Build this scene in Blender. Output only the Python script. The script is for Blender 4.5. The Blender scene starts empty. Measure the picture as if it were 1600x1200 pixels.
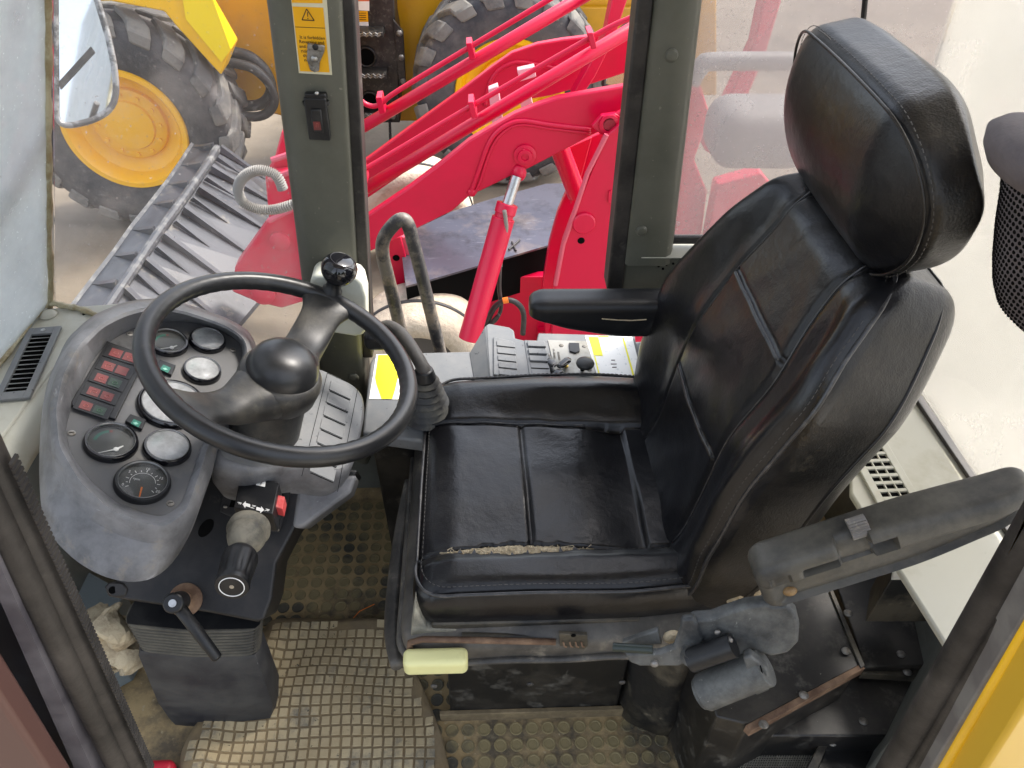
import bpy, bmesh, math, random
import numpy as np
from mathutils import Vector, Matrix
random.seed(4); rng = np.random.default_rng(4)
SC = bpy.context.scene; COL = SC.collection
# ------------------------------------------------------------------ camera
FPX = 1200.0; CAMZ = 1.5
def _n(v): v = np.array(v, float); return v / np.linalg.norm(v)
_dn = _n([-40, 1350, FPX])                      # world down in camera space (x right, y down, z forward)
_px = -65.0; _py = -(_px*_dn[0] + FPX*_dn[2]) / _dn[1]
_Y = _n([_px, _py, FPX]); _Z = -_dn; _X = np.cross(_Y, _Z)
ROT = np.array([_X, _Y, _Z]); CAM = np.array([0, 0, CAMZ])
cam_d = bpy.data.cameras.new('camera'); cam = bpy.data.objects.new('camera', cam_d); COL.objects.link(cam)
cam_d.sensor_width = 36; cam_d.lens = 36*FPX/1600; cam_d.clip_start = .02; cam_d.clip_end = 400
_cx, _cy, _cz = ROT @ [1, 0, 0], ROT @ [0, -1, 0], ROT @ [0, 0, -1]
M = Matrix(((_cx[0], _cy[0], _cz[0], 0), (_cx[1], _cy[1], _cz[1], 0), (_cx[2], _cy[2], _cz[2], CAMZ), (0, 0, 0, 1)))
cam.matrix_world = M; SC.camera = cam
# ------------------------------------------------------------------ world, sun, exposure
SUN_EL, SUN_AZ = math.radians(52), math.radians(62)      # azimuth measured from +Y towards +X
wd = bpy.data.worlds.new('World'); SC.world = wd; wd.use_nodes = True
nt = wd.node_tree; bg = nt.nodes['Background']
sky = nt.nodes.new('ShaderNodeTexSky'); sky.sky_type = 'NISHITA'; sky.sun_disc = False
sky.sun_elevation = SUN_EL; sky.sun_rotation = SUN_AZ; sky.dust_density = 3.0; sky.air_density = 1.0
hs = nt.nodes.new('ShaderNodeHueSaturation'); hs.inputs['Saturation'].default_value = .45
nt.links.new(sky.outputs[0], hs.inputs['Color']); nt.links.new(hs.outputs[0], bg.inputs[0]); bg.inputs[1].default_value = 0.15
sl = bpy.data.lights.new('sun', 'SUN'); sl.energy = 1.5; sl.angle = math.radians(12); sl.color = (1, .94, .86)
so = bpy.data.objects.new('sun', sl); COL.objects.link(so)
sd = Vector((math.sin(SUN_AZ)*math.cos(SUN_EL), math.cos(SUN_AZ)*math.cos(SUN_EL), math.sin(SUN_EL)))
so.rotation_euler = sd.to_track_quat('Z', 'Y').to_euler()
SC.view_settings.view_transform = 'Standard'; SC.view_settings.look = 'None'
SC.view_settings.exposure = 1.75; SC.view_settings.gamma = 1; SC.view_settings.use_curve_mapping = False
SC.cycles.max_bounces = 8; SC.cycles.transparent_max_bounces = 12; SC.cycles.use_denoising = True
SC.cycles.sample_clamp_indirect = 6
# ------------------------------------------------------------------ helpers
def W(px, py, **k):
    v = ROT @ np.array([px-800., py-600., FPX])
    if 'z' in k: t = (k['z']-CAM[2])/v[2]
    elif 'y' in k: t = k['y']/v[1]
    elif 'x' in k: t = k['x']/v[0]
    else:
        p, n = k['pl']; t = (np.array(p)-CAM) @ n / (v @ n)
    return CAM + t*v
def WL(pts, **k): return [W(a, b, **k) for a, b in pts]
class Fr:
    """local frame: u, v in the plane, n = u x v"""
    def __init__(s, o, u, v):
        s.o = np.array(o, float); s.u = _n(u); v = np.array(v, float); v = v - (v @ s.u)*s.u; s.v = _n(v); s.n = np.cross(s.u, s.v)
    def P(s, a, b, c=0): return s.o + a*s.u + b*s.v + c*s.n
    def L(s, pts): return [s.P(*p) for p in pts]
    def px(s, x, y, c=0): return W(x, y, pl=(s.o + c*s.n, s.n))
    def pxl(s, pts, c=0): return [s.px(x, y, c) for x, y in pts]
    def loc(s, x, y, c=0):
        d = s.px(x, y, c) - s.o; return d @ s.u, d @ s.v
LOC = {}
def props(o, label=None, cat=None, group=None, kind=None, category=None):
    cat = cat or category
    for k, v in (('label', label), ('category', cat), ('group', group), ('kind', kind)):
        if v: o[k] = v
    return o
def thing(name, label, cat, loc, group=None):
    o = bpy.data.objects.new(name, None); COL.objects.link(o); o.location = [float(q) for q in loc]; o.empty_display_size = .05
    LOC[o.name] = np.array(loc, float); return props(o, label, cat, group)
def obj(name, vf, mat, parent=None, bevel=0, smooth=35, seg=2, sub=0, solid=0, **kw):
    V, Fc = vf[0], vf[1]
    V = np.array(V, float).reshape(-1, 3)
    off = LOC.get(parent.name, np.zeros(3)) if parent else V.mean(0)
    me = bpy.data.meshes.new(name); me.from_pydata((V-off).tolist(), [], [list(map(int, f)) for f in Fc]); me.update()
    bm = bmesh.new(); bm.from_mesh(me); bmesh.ops.recalc_face_normals(bm, faces=bm.faces); bm.to_mesh(me); bm.free()
    if mat: me.materials.append(mat)
    if len(vf) > 2:
        for m in vf[3]: me.materials.append(m)
        me.polygons.foreach_set('material_index', vf[2])
    if smooth:
        me.polygons.foreach_set('use_smooth', [True]*len(me.polygons))
        if smooth < 180: me.set_sharp_from_angle(angle=math.radians(smooth))
    o = bpy.data.objects.new(name, me); COL.objects.link(o)
    if parent: o.parent = parent
    else: o.location = off
    LOC[o.name] = off
    if solid:
        m = o.modifiers.new('s', 'SOLIDIFY'); m.thickness = solid; m.offset = 0
    if sub:
        m = o.modifiers.new('u', 'SUBSURF'); m.levels = sub; m.render_levels = sub
    if bevel:
        m = o.modifiers.new('b', 'BEVEL'); m.width = bevel; m.segments = seg; m.limit_method = 'ANGLE'; m.angle_limit = math.radians(35)
    return props(o, **kw)
def join(*vfs):
    V = []; Fc = []
    for v, f in vfs:
        b = len(V); V += [tuple(p) for p in v]; Fc += [[i+b for i in q] for q in f]
    return V, Fc
def prism(pts, vec):
    n = len(pts); vec = np.array(vec, float); V = [np.array(p, float) for p in pts]; V = V + [p+vec for p in V]
    return V, [list(range(n))[::-1], list(range(n, 2*n))] + [[i, (i+1) % n, (i+1) % n+n, i+n] for i in range(n)]
def box(x0, x1, y0, y1, z0, z1): return prism([(x0, y0, z0), (x1, y0, z0), (x1, y1, z0), (x0, y1, z0)], (0, 0, z1-z0))
def fbox(f, a0, a1, b0, b1, c0, c1): return prism([f.P(a0, b0, c0), f.P(a1, b0, c0), f.P(a1, b1, c0), f.P(a0, b1, c0)], f.n*(c1-c0))
def loft(rings, cap0=True, cap1=True, closed=True):
    n = len(rings[0]); V = [p for r in rings for p in r]; Fc = []
    for i in range(len(rings)-1):
        for j in range(n if closed else n-1):
            k = (j+1) % n; Fc.append([i*n+j, i*n+k, (i+1)*n+k, (i+1)*n+j])
    if cap0: Fc.append(list(range(n))[::-1])
    if cap1: Fc.append(list(range((len(rings)-1)*n, len(rings)*n)))
    return V, Fc
def lathe(f, prof, n=32, cap0=True, cap1=True, a0=0, da=2*math.pi):
    """prof: (radius, height along f.n)"""
    full = abs(da-2*math.pi) < 1e-6
    k = n if full else n+1
    return loft([[f.P(r*math.cos(a0+da*i/n), r*math.sin(a0+da*i/n), h) for i in range(k)] for r, h in prof], cap0, cap1, full)
def smoothpath(P, k=6, closed=False):
    P = [np.array(p, float) for p in P]; n = len(P); out = []
    R = range(n) if closed else range(n-1)
    for i in R:
        g = lambda q: P[q % n] if closed else P[min(max(q, 0), n-1)]
        p0, p1, p2, p3 = g(i-1), g(i), g(i+1), g(i+2)
        for j in range(k):
            t = j/k; out.append(.5*(2*p1+(p2-p0)*t+(2*p0-5*p1+4*p2-p3)*t*t+(3*p1-p0-3*p2+p3)*t**3))
    if not closed: out.append(P[-1])
    return out
def tube(P, r, n=12, cap=True, closed=False, flat=1.0, up=None):
    P = [np.array(p, float) for p in P]; m = len(P); rr = r if hasattr(r, '__len__') else [r]*m
    rings = []; pu = None
    for i in range(m):
        a = P[(i-1) % m] if closed or i > 0 else P[0]; b = P[(i+1) % m] if closed or i < m-1 else P[-1]
        t = _n(b-a)
        if pu is None:
            q = np.array(up, float) if up is not None else (np.array([0, 0, 1.]) if abs(t[2]) < .9 else np.array([1., 0, 0]))
            pu = _n(q-(q @ t)*t)
        else: pu = _n(pu-(pu @ t)*t)
        s = np.cross(t, pu)
        rings.append([P[i]+rr[i]*(math.cos(2*math.pi*j/n)*s+flat*math.sin(2*math.pi*j/n)*pu) for j in range(n)])
    if closed: rings.append(rings[0]); return loft(rings, False, False)
    return loft(rings, cap, cap)
def cyl(a, b, r, n=20, r2=None):
    a = np.array(a, float); b = np.array(b, float); t = _n(b-a); q = np.array([0, 0, 1.]) if abs(t[2]) < .9 else np.array([1., 0, 0])
    u = _n(np.cross(q, t)); f = Fr(a, u, np.cross(t, u)); return lathe(f, [(r, 0), (r if r2 is None else r2, np.linalg.norm(b-a))], n)
def ball(c, r, sx=1, sy=1, sz=1, n=20):
    c = np.array(c, float); R = []
    for i in range(1, n//2):
        a = math.pi*i/(n//2); R.append([c+r*np.array([sx*math.sin(a)*math.cos(2*math.pi*j/n), sy*math.sin(a)*math.sin(2*math.pi*j/n), sz*math.cos(a)]) for j in range(n)])
    return loft(R)
def rbox(size, r, res):
    """rounded box lattice; returns verts Nx3, quads, base normals"""
    S = np.array(size)/2; n = [max(2, int(round(2*S[i]/res))) for i in range(3)]
    rr = np.minimum(np.array([r]*3) if not hasattr(r, '__len__') else np.array(r), S*.999)
    idx = {}; V = []; Fc = []
    def vid(i, j, k):
        q = (i, j, k)
        if q not in idx: idx[q] = len(V); V.append((-S[0]+2*S[0]*i/n[0], -S[1]+2*S[1]*j/n[1], -S[2]+2*S[2]*k/n[2]))
        return idx[q]
    for i in range(n[0]):
        for j in range(n[1]):
            Fc.append([vid(i, j, 0), vid(i, j+1, 0), vid(i+1, j+1, 0), vid(i+1, j, 0)])
            Fc.append([vid(i, j, n[2]), vid(i+1, j, n[2]), vid(i+1, j+1, n[2]), vid(i, j+1, n[2])])
    for i in range(n[0]):
        for k in range(n[2]):
            Fc.append([vid(i, 0, k), vid(i+1, 0, k), vid(i+1, 0, k+1), vid(i, 0, k+1)])
            Fc.append([vid(i, n[1], k), vid(i, n[1], k+1), vid(i+1, n[1], k+1), vid(i+1, n[1], k)])
    for j in range(n[1]):
        for k in range(n[2]):
            Fc.append([vid(0, j, k), vid(0, j, k+1), vid(0, j+1, k+1), vid(0, j+1, k)])
            Fc.append([vid(n[0], j, k), vid(n[0], j+1, k), vid(n[0], j+1, k+1), vid(n[0], j, k+1)])
    V = np.array(V); I = S-rr; q = np.clip(V, -I, I); d = (V-q)/rr
    # cube-to-sphere mapping in the rounded zone keeps spacing even
    m = np.abs(d).max(1); L = np.linalg.norm(d, axis=1); s = np.where(L > 1e-9, m/np.maximum(L, 1e-9), 1)
    V = q + d*s[:, None]*rr
    return V, Fc
def sstep(x, a, b): t = np.clip((x-a)/(b-a), 0, 1); return t*t*(3-2*t)
def rrect(w, h, r, n=5):
    out = []
    for cx, cy, a0 in ((w/2-r, h/2-r, 0), (-w/2+r, h/2-r, 90), (-w/2+r, -h/2+r, 180), (w/2-r, -h/2+r, 270)):
        for i in range(n+1):
            a = math.radians(a0+90*i/n); out.append((cx+r*math.cos(a), cy+r*math.sin(a)))
    return out
def resamp(poly, n, smooth=0):
    """closed polyline -> n points evenly spaced"""
    P = np.array(poly, float); Q = np.vstack([P, P[:1]]); L = np.r_[0, np.cumsum(np.linalg.norm(np.diff(Q, axis=0), axis=1))]
    t = np.linspace(0, L[-1], n, endpoint=False); R = np.stack([np.interp(t, L, Q[:, i]) for i in range(P.shape[1])], 1)
    for _ in range(smooth): R = (np.roll(R, 1, 0)+2*R+np.roll(R, -1, 0))/4
    return R
def text(name, s, f, size, mat, parent=None, depth=.0003, ang=0, **kw):
    """flat lettering on frame f (u = reading direction)"""
    c = bpy.data.curves.new(name, 'FONT'); c.body = s; c.size = size; c.align_x = 'CENTER'; c.align_y = 'CENTER'; c.extrude = depth; c.resolution_u = 2
    t = bpy.data.objects.new(name+'_c', c); COL.objects.link(t); dg = bpy.context.evaluated_depsgraph_get()
    me = bpy.data.meshes.new_from_object(t.evaluated_get(dg)); bpy.data.objects.remove(t)
    ca, sa = math.cos(ang), math.sin(ang)
    V = [f.P(v.co.x*ca-v.co.y*sa, v.co.x*sa+v.co.y*ca, v.co.z) for v in me.vertices]; Fc = [list(p.vertices) for p in me.polygons]
    return obj(name, (V, Fc), mat, parent, smooth=0, **kw)
# ------------------------------------------------------------------ materials
def mat(name, col, rough=.5, metal=0, spec=.5, dirt=None, bump=None, bump2=None, coat=0, grain=0, streak=None, fine=None):
    """dirt=(colour, scale, lo, hi[, strength]); bump=(type, scale, strength, distance)"""
    m = bpy.data.materials.new(name); m.use_nodes = True; N = m.node_tree; b = N.nodes['Principled BSDF']; lk = N.links.new
    b.inputs['Roughness'].default_value = rough; b.inputs['Metallic'].default_value = metal; b.inputs['Specular IOR Level'].default_value = spec
    b.inputs['Coat Weight'].default_value = coat; b.inputs['Coat Roughness'].default_value = .12
    tc = N.nodes.new('ShaderNodeTexCoord').outputs['Object']
    rgb = N.nodes.new('ShaderNodeRGB'); rgb.outputs[0].default_value = (*col, 1); cur = rgb.outputs[0]; ro = None
    def noise(scale, detail=6, r=.6, vec=tc):
        q = N.nodes.new('ShaderNodeTexNoise'); q.inputs['Scale'].default_value = scale; q.inputs['Detail'].default_value = detail; q.inputs['Roughness'].default_value = r
        lk(vec, q.inputs['Vector']); return q.outputs['Fac']
    def ramp(x, lo, hi, a=0., c=1.):
        q = N.nodes.new('ShaderNodeMapRange'); q.inputs['From Min'].default_value = lo; q.inputs['From Max'].default_value = hi
        q.inputs['To Min'].default_value = a; q.inputs['To Max'].default_value = c; lk(x, q.inputs['Value']); return q.outputs[0]
    def mix(f, a, c2, fv=None):
        q = N.nodes.new('ShaderNodeMix'); q.data_type = 'RGBA'
        if f is not None: lk(f, q.inputs[0])
        else: q.inputs[0].default_value = fv
        lk(a, q.inputs[6])
        if isinstance(c2, tuple): q.inputs[7].default_value = (*c2, 1)
        else: lk(c2, q.inputs[7])
        return q.outputs[2]
    if grain:
        g = ramp(noise(60, 3), .3, .7, 1-grain, 1+grain); q = N.nodes.new('ShaderNodeMix'); q.data_type = 'RGBA'; q.blend_type = 'MULTIPLY'; q.inputs[0].default_value = 1
        cc = N.nodes.new('ShaderNodeCombineColor'); [lk(g, cc.inputs[i]) for i in range(3)]; lk(cur, q.inputs[6]); lk(cc.outputs[0], q.inputs[7]); cur = q.outputs[2]
    rsrc = None
    for dd in ([dirt] if dirt and not isinstance(dirt, list) else (dirt or [])):
        f = ramp(noise(dd[1], 8, .68), dd[2], dd[2]+(dd[3]-dd[2])*.55, 0, dd[4] if len(dd) > 4 else 1); cur = mix(f, cur, dd[0]); rsrc = f
    if streak:      # fine scratches
        mp = N.nodes.new('ShaderNodeMapping'); mp.inputs['Scale'].default_value = streak[3] if len(streak) > 3 else (4, 60, 60); lk(tc, mp.inputs[0])
        f = ramp(noise(streak[1], 4, .7, mp.outputs[0]), streak[2], streak[2]+.08, 0, .6); cur = mix(f, cur, streak[0])
    if fine:        # small specks
        f = ramp(noise(fine[1], 2, .5), fine[2], fine[2]+.05, 0, .7); cur = mix(f, cur, fine[0])
    lk(cur, b.inputs['Base Color'])
    if rsrc is not None:
        lk(ramp(rsrc, 0, 1, rough, min(.9, rough+.3)), b.inputs['Roughness'])
    prev = None
    for bp in (bump, bump2):
        if not bp: continue
        if bp[0] == 'voronoi':
            q = N.nodes.new('ShaderNodeTexVoronoi'); q.inputs['Scale'].default_value = bp[1]; lk(tc, q.inputs['Vector']); h = q.outputs['Distance']
        else: h = noise(bp[1], 5, .6)
        bn = N.nodes.new('ShaderNodeBump'); bn.inputs['Strength'].default_value = bp[2]; bn.inputs['Distance'].default_value = bp[3]; lk(h, bn.inputs['Height'])
        if prev: lk(prev, bn.inputs['Normal'])
        prev = bn.outputs[0]
    if prev: lk(prev, b.inputs['Normal'])
    return m
def glass(name, dust=.12, dcol=(.75, .74, .7), lo=.35, hi=.75, scale=6, tint=(1, 1, 1), base=.02, spots=True):
    m = bpy.data.materials.new(name); m.use_nodes = True; N = m.node_tree; lk = N.links.new
    for q in list(N.nodes): N.nodes.remove(q)
    out = N.nodes.new('ShaderNodeOutputMaterial'); tr = N.nodes.new('ShaderNodeBsdfTransparent'); tr.inputs[0].default_value = (*tint, 1)
    gl = N.nodes.new('ShaderNodeBsdfGlossy'); gl.inputs['Roughness'].default_value = .03; lw = N.nodes.new('ShaderNodeFresnel'); lw.inputs['IOR'].default_value = 1.27
    m1 = N.nodes.new('ShaderNodeMixShader'); lk(lw.outputs[0], m1.inputs[0]); lk(tr.outputs[0], m1.inputs[1]); lk(gl.outputs[0], m1.inputs[2])
    df = N.nodes.new('ShaderNodeBsdfDiffuse'); df.inputs[0].default_value = (*dcol, 1); tl = N.nodes.new('ShaderNodeBsdfTranslucent'); tl.inputs[0].default_value = (*dcol, 1)
    m2 = N.nodes.new('ShaderNodeMixShader'); m2.inputs[0].default_value = .6; lk(df.outputs[0], m2.inputs[1]); lk(tl.outputs[0], m2.inputs[2])
    tc = N.nodes.new('ShaderNodeTexCoord').outputs['Object']
    ns = N.nodes.new('ShaderNodeTexNoise'); ns.inputs['Scale'].default_value = scale; ns.inputs['Detail'].default_value = 8; ns.inputs['Roughness'].default_value = .65; lk(tc, ns.inputs['Vector'])
    mr = N.nodes.new('ShaderNodeMapRange'); mr.inputs['From Min'].default_value = lo; mr.inputs['From Max'].default_value = hi; mr.inputs['To Min'].default_value = base; mr.inputs['To Max'].default_value = dust; lk(ns.outputs['Fac'], mr.inputs[0])
    f = mr.outputs[0]
    if spots:
        n2 = N.nodes.new('ShaderNodeTexNoise'); n2.inputs['Scale'].default_value = 160; n2.inputs['Detail'].default_value = 3; lk(tc, n2.inputs['Vector'])
        r2 = N.nodes.new('ShaderNodeMapRange'); r2.inputs['From Min'].default_value = .66; r2.inputs['From Max'].default_value = .74; r2.inputs['To Max'].default_value = .35; lk(n2.outputs['Fac'], r2.inputs[0])
        ad = N.nodes.new('ShaderNodeMath'); ad.operation = 'ADD'; ad.use_clamp = True; lk(f, ad.inputs[0]); lk(r2.outputs[0], ad.inputs[1]); f = ad.outputs[0]
    m3 = N.nodes.new('ShaderNodeMixShader'); lk(f, m3.inputs[0]); lk(m1.outputs[0], m3.inputs[1]); lk(m2.outputs[0], m3.inputs[2]); lk(m3.outputs[0], out.inputs[0])
    return m
DUST = (.30, .27, .22)
LEA = mat('leather', (.006, .006, .0072), .28, spec=.46, bump=("voronoi", 420, .16, .0006), bump2=('noise', 28, .25, .006), dirt=((.022, .021, .02), 9, .5, .85, .5))
LEA2 = mat('leather_dusty', (.008, .0075, .007), .38, spec=.4, bump=('voronoi', 400, .3, .0006), bump2=('noise', 22, .35, .006), dirt=[((.035, .029, .023), 7, .45, .8, .7), ((.09, .073, .05), 13, .6, .85, .5)])
THR = mat('thread', (.06, .055, .05), .6); PIP = mat('piping', (.02, .02, .022), .3, spec=.7, dirt=((.12, .11, .1), 60, .5, .8, .5))
PLA = mat('black_plastic', (.010, .0105, .012), .38, spec=.4, dirt=((.05, .048, .045), 12, .5, .85, .5), bump=('noise', 300, .12, .0006))
PLW = mat('worn_plastic', (.060, .060, .063), .48, dirt=[((.205, .205, .213), 5, .35, .70, .9), ((.055, .053, .051), 15, .52, .78, .6), ((.24, .21, .17), 34, .58, .8, .6)], streak=((.4, .4, .42), 3, .66, (8, 3, 40)), bump=('noise', 240, .15, .0006))
PLG = mat('grey_plastic', (.14, .148, .155), .5, dirt=[((.22, .215, .205), 10, .4, .8, .6), ((.05, .05, .05), 16, .6, .85, .5)], bump=('noise', 320, .15, .0005), fine=((.03, .03, .03), 90, .68))
PLS = mat('panel_plastic', (.085, .085, .087), .5, dirt=[((.17, .155, .13), 9, .5, .85, .75), ((.02, .02, .02), 14, .6, .8, .5)], bump=('noise', 300, .15, .0005))
BLK = mat('black_metal', (.007, .007, .0075), .42, dirt=[((.035, .031, .026), 8, .45, .7, .8), ((.15, .14, .12), 26, .55, .85, .6)], streak=((.25, .24, .22), 5, .68, (30, 30, 3)), bump=('noise', 60, .1, .002))
BLD = mat('dirty_black', (.008, .008, .008), .55, dirt=[((.10, .085, .06), 6, .45, .7, .8), ((.25, .21, .15), 15, .6, .75, .7)], bump=('noise', 40, .3, .004))
SHR = mat('shroud_plastic', (.03, .029, .028), .5, dirt=[((.12, .11, .095), 6, .42, .75, .8), ((.26, .23, .18), 24, .58, .85, .6)], bump=('noise', 180, .2, .001))
RUB = mat('rubber_seal', (.014, .0125, .0115), .55, spec=.4, dirt=[((.055, .048, .042), 10, .4, .8, .8), ((.12, .105, .09), 30, .6, .85, .6)], bump=('noise', 160, .35, .0015))
PIL = mat('olive_paint', (.082, .083, .064), .42, dirt=((.14, .135, .105), 5, .4, .75, .5), bump=('noise', 14, .12, .004), fine=((.2, .19, .15), 120, .7))
SIL = mat('cream_paint', (.46, .45, .38), .45, dirt=[((.32, .29, .2), 6, .5, .8, .6), ((.2, .17, .11), 16, .62, .85, .4)], bump=('noise', 12, .1, .004))
SILS = mat('silicone', (.42, .38, .25), .5, dirt=[((.2, .15, .06), 12, .45, .7, .8), ((.6, .57, .45), 25, .6, .8, .6)], bump=('noise', 60, .8, .006))
GRY = mat('sage_paint', (.13, .135, .12), .5, dirt=((.07, .068, .055), 5, .4, .8, .6), bump=('noise', 20, .1, .003))
DRK = mat('shadow_black', (.006, .006, .006), .7); HOL = mat('hole_black', (.002, .002, .002), .9, spec=.1)
CHR = mat('steel', (.5, .5, .49), .3, metal=1, dirt=((.2, .17, .13), 20, .5, .8, .6))
GAL = mat('galvanised', (.26, .25, .235), .5, metal=.6, dirt=((.10, .085, .06), 40, .45, .75, .8), bump=('noise', 50, .3, .002))
RST = mat('rusty_steel', (.12, .07, .045), .7, metal=.3, dirt=((.3, .2, .13), 20, .4, .8, .8), bump=('noise', 80, .5, .002))
WHT = mat('white_plastic', (.66, .67, .58), .4, dirt=((.45, .43, .33), 6, .55, .85, .5))
PNK = mat('pink_red_paint', (.60, .0015, .044), .34, spec=.42, dirt=((.46, .002, .03), 2.5, .45, .9, .5), bump=('noise', 10, .12, .004), coat=.08)
YEL = mat('yellow_paint', (.85, .49, .001), .35, dirt=((.48, .25, .02), 2, .5, .85, .5), coat=.2)
YEW = mat('yellow_wheel_paint', (.85, .44, .001), .4, dirt=((.6, .32, .005), 6, .6, .85, .5))
TYR = mat('tyre_rubber', (.035, .036, .04), .75, dirt=[((.12, .11, .105), 3, .4, .75, .8), ((.24, .21, .17), 9, .6, .8, .6)], bump=('noise', 40, .3, .01))
TYD = mat('tyre_lug_dusty', (.18, .17, .15), .8, dirt=[((.06, .06, .065), 3, .45, .7, .8)], bump=('noise', 40, .3, .01))
TYM = mat('tyre_mud', (.55, .47, .36), .9, dirt=((.36, .3, .22), 8, .5, .8, .7), bump=('noise', 30, .7, .02))
STL = mat('bare_plate', (.11, .11, .14), .28, metal=.55, dirt=[((.30, .24, .2), 2.2, .5, .7, .6), ((.05, .05, .06), 5, .5, .8, .7)], streak=((.3, .3, .33), 3, .62, (3, 20, 3)), bump=('noise', 30, .1, .002))  # mottling in the dirt layers stands in for brown and white reflections
BUK = mat('bucket_paint', (.022, .024, .029), .42, dirt=[((.06, .064, .075), 3, .4, .7, .8), ((.26, .23, .17), 9, .58, .8, .6)], bump=('noise', 25, .2, .004))
HOS = mat('hose_black', (.025, .025, .026), .5, bump=('noise', 200, .3, .002), dirt=((.1, .09, .08), 15, .5, .8, .5))
HOG = mat('hose_grey', (.22, .21, .19), .6, bump=('noise', 100, .3, .002))
FOA = mat('torn_foam', (.60, .50, .34), .9, dirt=((.36, .27, .16), 60, .5, .8, .7), bump=('noise', 260, 1, .004))
STK = mat('sticker_yellow', (.80, .40, .0), .4); STW = mat('sticker_cream', (.62, .58, .42), .5); INK = mat('ink', (.05, .02, .005), .5)
STY = mat('decal_bright_yellow', (.86, .80, .01), .45); STX = mat('decal_white', (.85, .84, .80), .4, fine=((.6, .62, .6), 120, .62))
LBL = mat('print_white', (.8, .8, .78), .5); RED = mat('lamp_red', (.17, .030, .028), .4, dirt=((.12, .05, .045), 90, .45, .8, .7)); REL = mat('lamp_print', (.34, .085, .07), .4)
GRN = mat('lamp_green', (.022, .045, .03), .4); GRL = mat('lamp_green_print', (.06, .15, .07), .4); TEA = mat('lamp_teal', (.012, .13, .09), .35); TEL = mat('teal_print', (.2, .42, .34), .4)
ORA = mat('needle_orange', (.8, .2, .02), .4); PRD = mat('switch_red', (.62, .07, .07), .45, dirt=((.7, .3, .28), 40, .5, .8, .5))
GLO = mat('gloss_black', (.006, .006, .008), .07, spec=.7); CRM = mat('cream_handle', (.72, .70, .34), .4, dirt=((.5, .45, .2), 30, .6, .85, .4))
RAG = mat('paper_rag', (.45, .38, .26), .9, dirt=((.2, .15, .09), 25, .45, .75, .8), bump=('noise', 40, .8, .006))
# ================================================================== ground
GZ = -1.7
GND = mat('concrete_ground', (.17, .138, .098), .85, dirt=[((.23, .19, .14), .9, .4, .7, .8), ((.10, .085, .063), .35, .5, .75, .7)], bump=('noise', 3, .3, .05), fine=((.2, .17, .12), 40, .7))
obj('ground', ([(-150, -150, GZ), (150, -150, GZ), (150, 150, GZ), (-150, 150, GZ)], [[0, 1, 2, 3]]), GND, smooth=0, kind='structure')
SLB = mat('sunlit_concrete', (.60, .565, .49), .8, dirt=((.62, .57, .48), .8, .45, .75, .7), bump=('noise', 4, .2, .03))
obj('sunlit_ground', box(2.0, 60, -40, 4.0, GZ+.004, GZ+.05), SLB, smooth=0, kind='structure')  # pale slab paints bright sunlight onto the ground behind the cab
# ================================================================== cab floor
FLR = mat('floor_rubber', (.27, .19, .088), .8, dirt=[((.38, .28, .14), 7, .38, .68, .8), ((.035, .034, .032), 4, .52, .72, .8), ((.3, .25, .15), 30, .62, .8, .5)], bump=('noise', 60, .6, .003), fine=((.4, .33, .2), 70, .68))
DSC = mat('floor_disc', (.065, .06, .045), .7, dirt=[((.24, .19, .09), 6, .42, .66, .9), ((.2, .17, .1), 40, .6, .8, .5)], bump=('noise', 80, .4, .002))
obj('cab_floor', box(-.86, .86, .2, 1.3, -.05, 0), FLR, smooth=0, kind='structure')
V = []; Fc = []
n = 14
for iy in range(-1, 30):
    for ix in range(-28, 28):
        x = ix*.0312 + (.0156 if 0 else 0)+.006; y = .36+iy*.0312
        if not (-.55 < x < .42 and y < 1.24): continue
        b = len(V); dz = rng.normal()*.0002
        for r, z in ((.0130, 0), (.0124, .0022), (.0098, .0022), (.0090, .0014)):
            V += [(x+r*math.cos(2*math.pi*k/n), y+r*math.sin(2*math.pi*k/n), z+.0003+dz) for k in range(n)]
        for q in range(3): Fc += [[b+q*n+k, b+q*n+(k+1) % n, b+(q+1)*n+(k+1) % n, b+(q+1)*n+k] for k in range(n)]
        Fc.append([b+3*n+k for k in range(n)])
obj('floor_studs', (V, Fc), DSC, bpy.data.objects['cab_floor'], kind='stuff')
# rubber grid mat, wavy, curled at the left edge
MATB = mat('mat_groove', (.20, .145, .075), .85, dirt=((.16, .12, .07), 20, .4, .7, .8), bump=('noise', 80, .5, .003))
MATP = mat('mat_pad', (.34, .265, .15), .85, dirt=[((.43, .35, .21), 5, .4, .7, .8), ((.11, .105, .09), 9, .54, .75, .8), ((.02, .02, .02), 75, .63, .68, .8)], bump=('noise', 120, .6, .002))
edge = WL([(424, 972), (500, 968), (560, 970), (618, 968), (640, 1025), (668, 1090), (690, 1150), (705, 1215), (712, 1290), (270, 1290), (284, 1215), (286, 1180), (305, 1140), (335, 1108), (368, 1070), (392, 1020)], z=.012)
def inpoly(x, y, P):
    c = False; j = len(P)-1
    for i in range(len(P)):
        if (P[i][1] > y) != (P[j][1] > y) and x < (P[j][0]-P[i][0])*(y-P[i][1])/(P[j][1]-P[i][1])+P[i][0]: c = not c
        j = i
    return c
E2 = resamp([(p[0], p[1]) for p in edge], 220, 3)
def mz(x, y):
    d = np.min(np.hypot(E2[:, 0]-x, E2[:, 1]-y)); left = max(0, min(1, (-.30-x)/.12))
    return .010 + .018*left*math.exp(-((d-.03)/.03)**2) + .006*math.sin(x*14+y*9)*math.sin(y*17+1) + .003*math.sin(x*37+1)*math.cos(y*31) + (.004 if d < .012 else 0)
mt = thing('rubber_mat', 'dusty grey rubber mat with a square grid, lying between column and seat', 'floor mat', (-.25, .65, 0))
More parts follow.
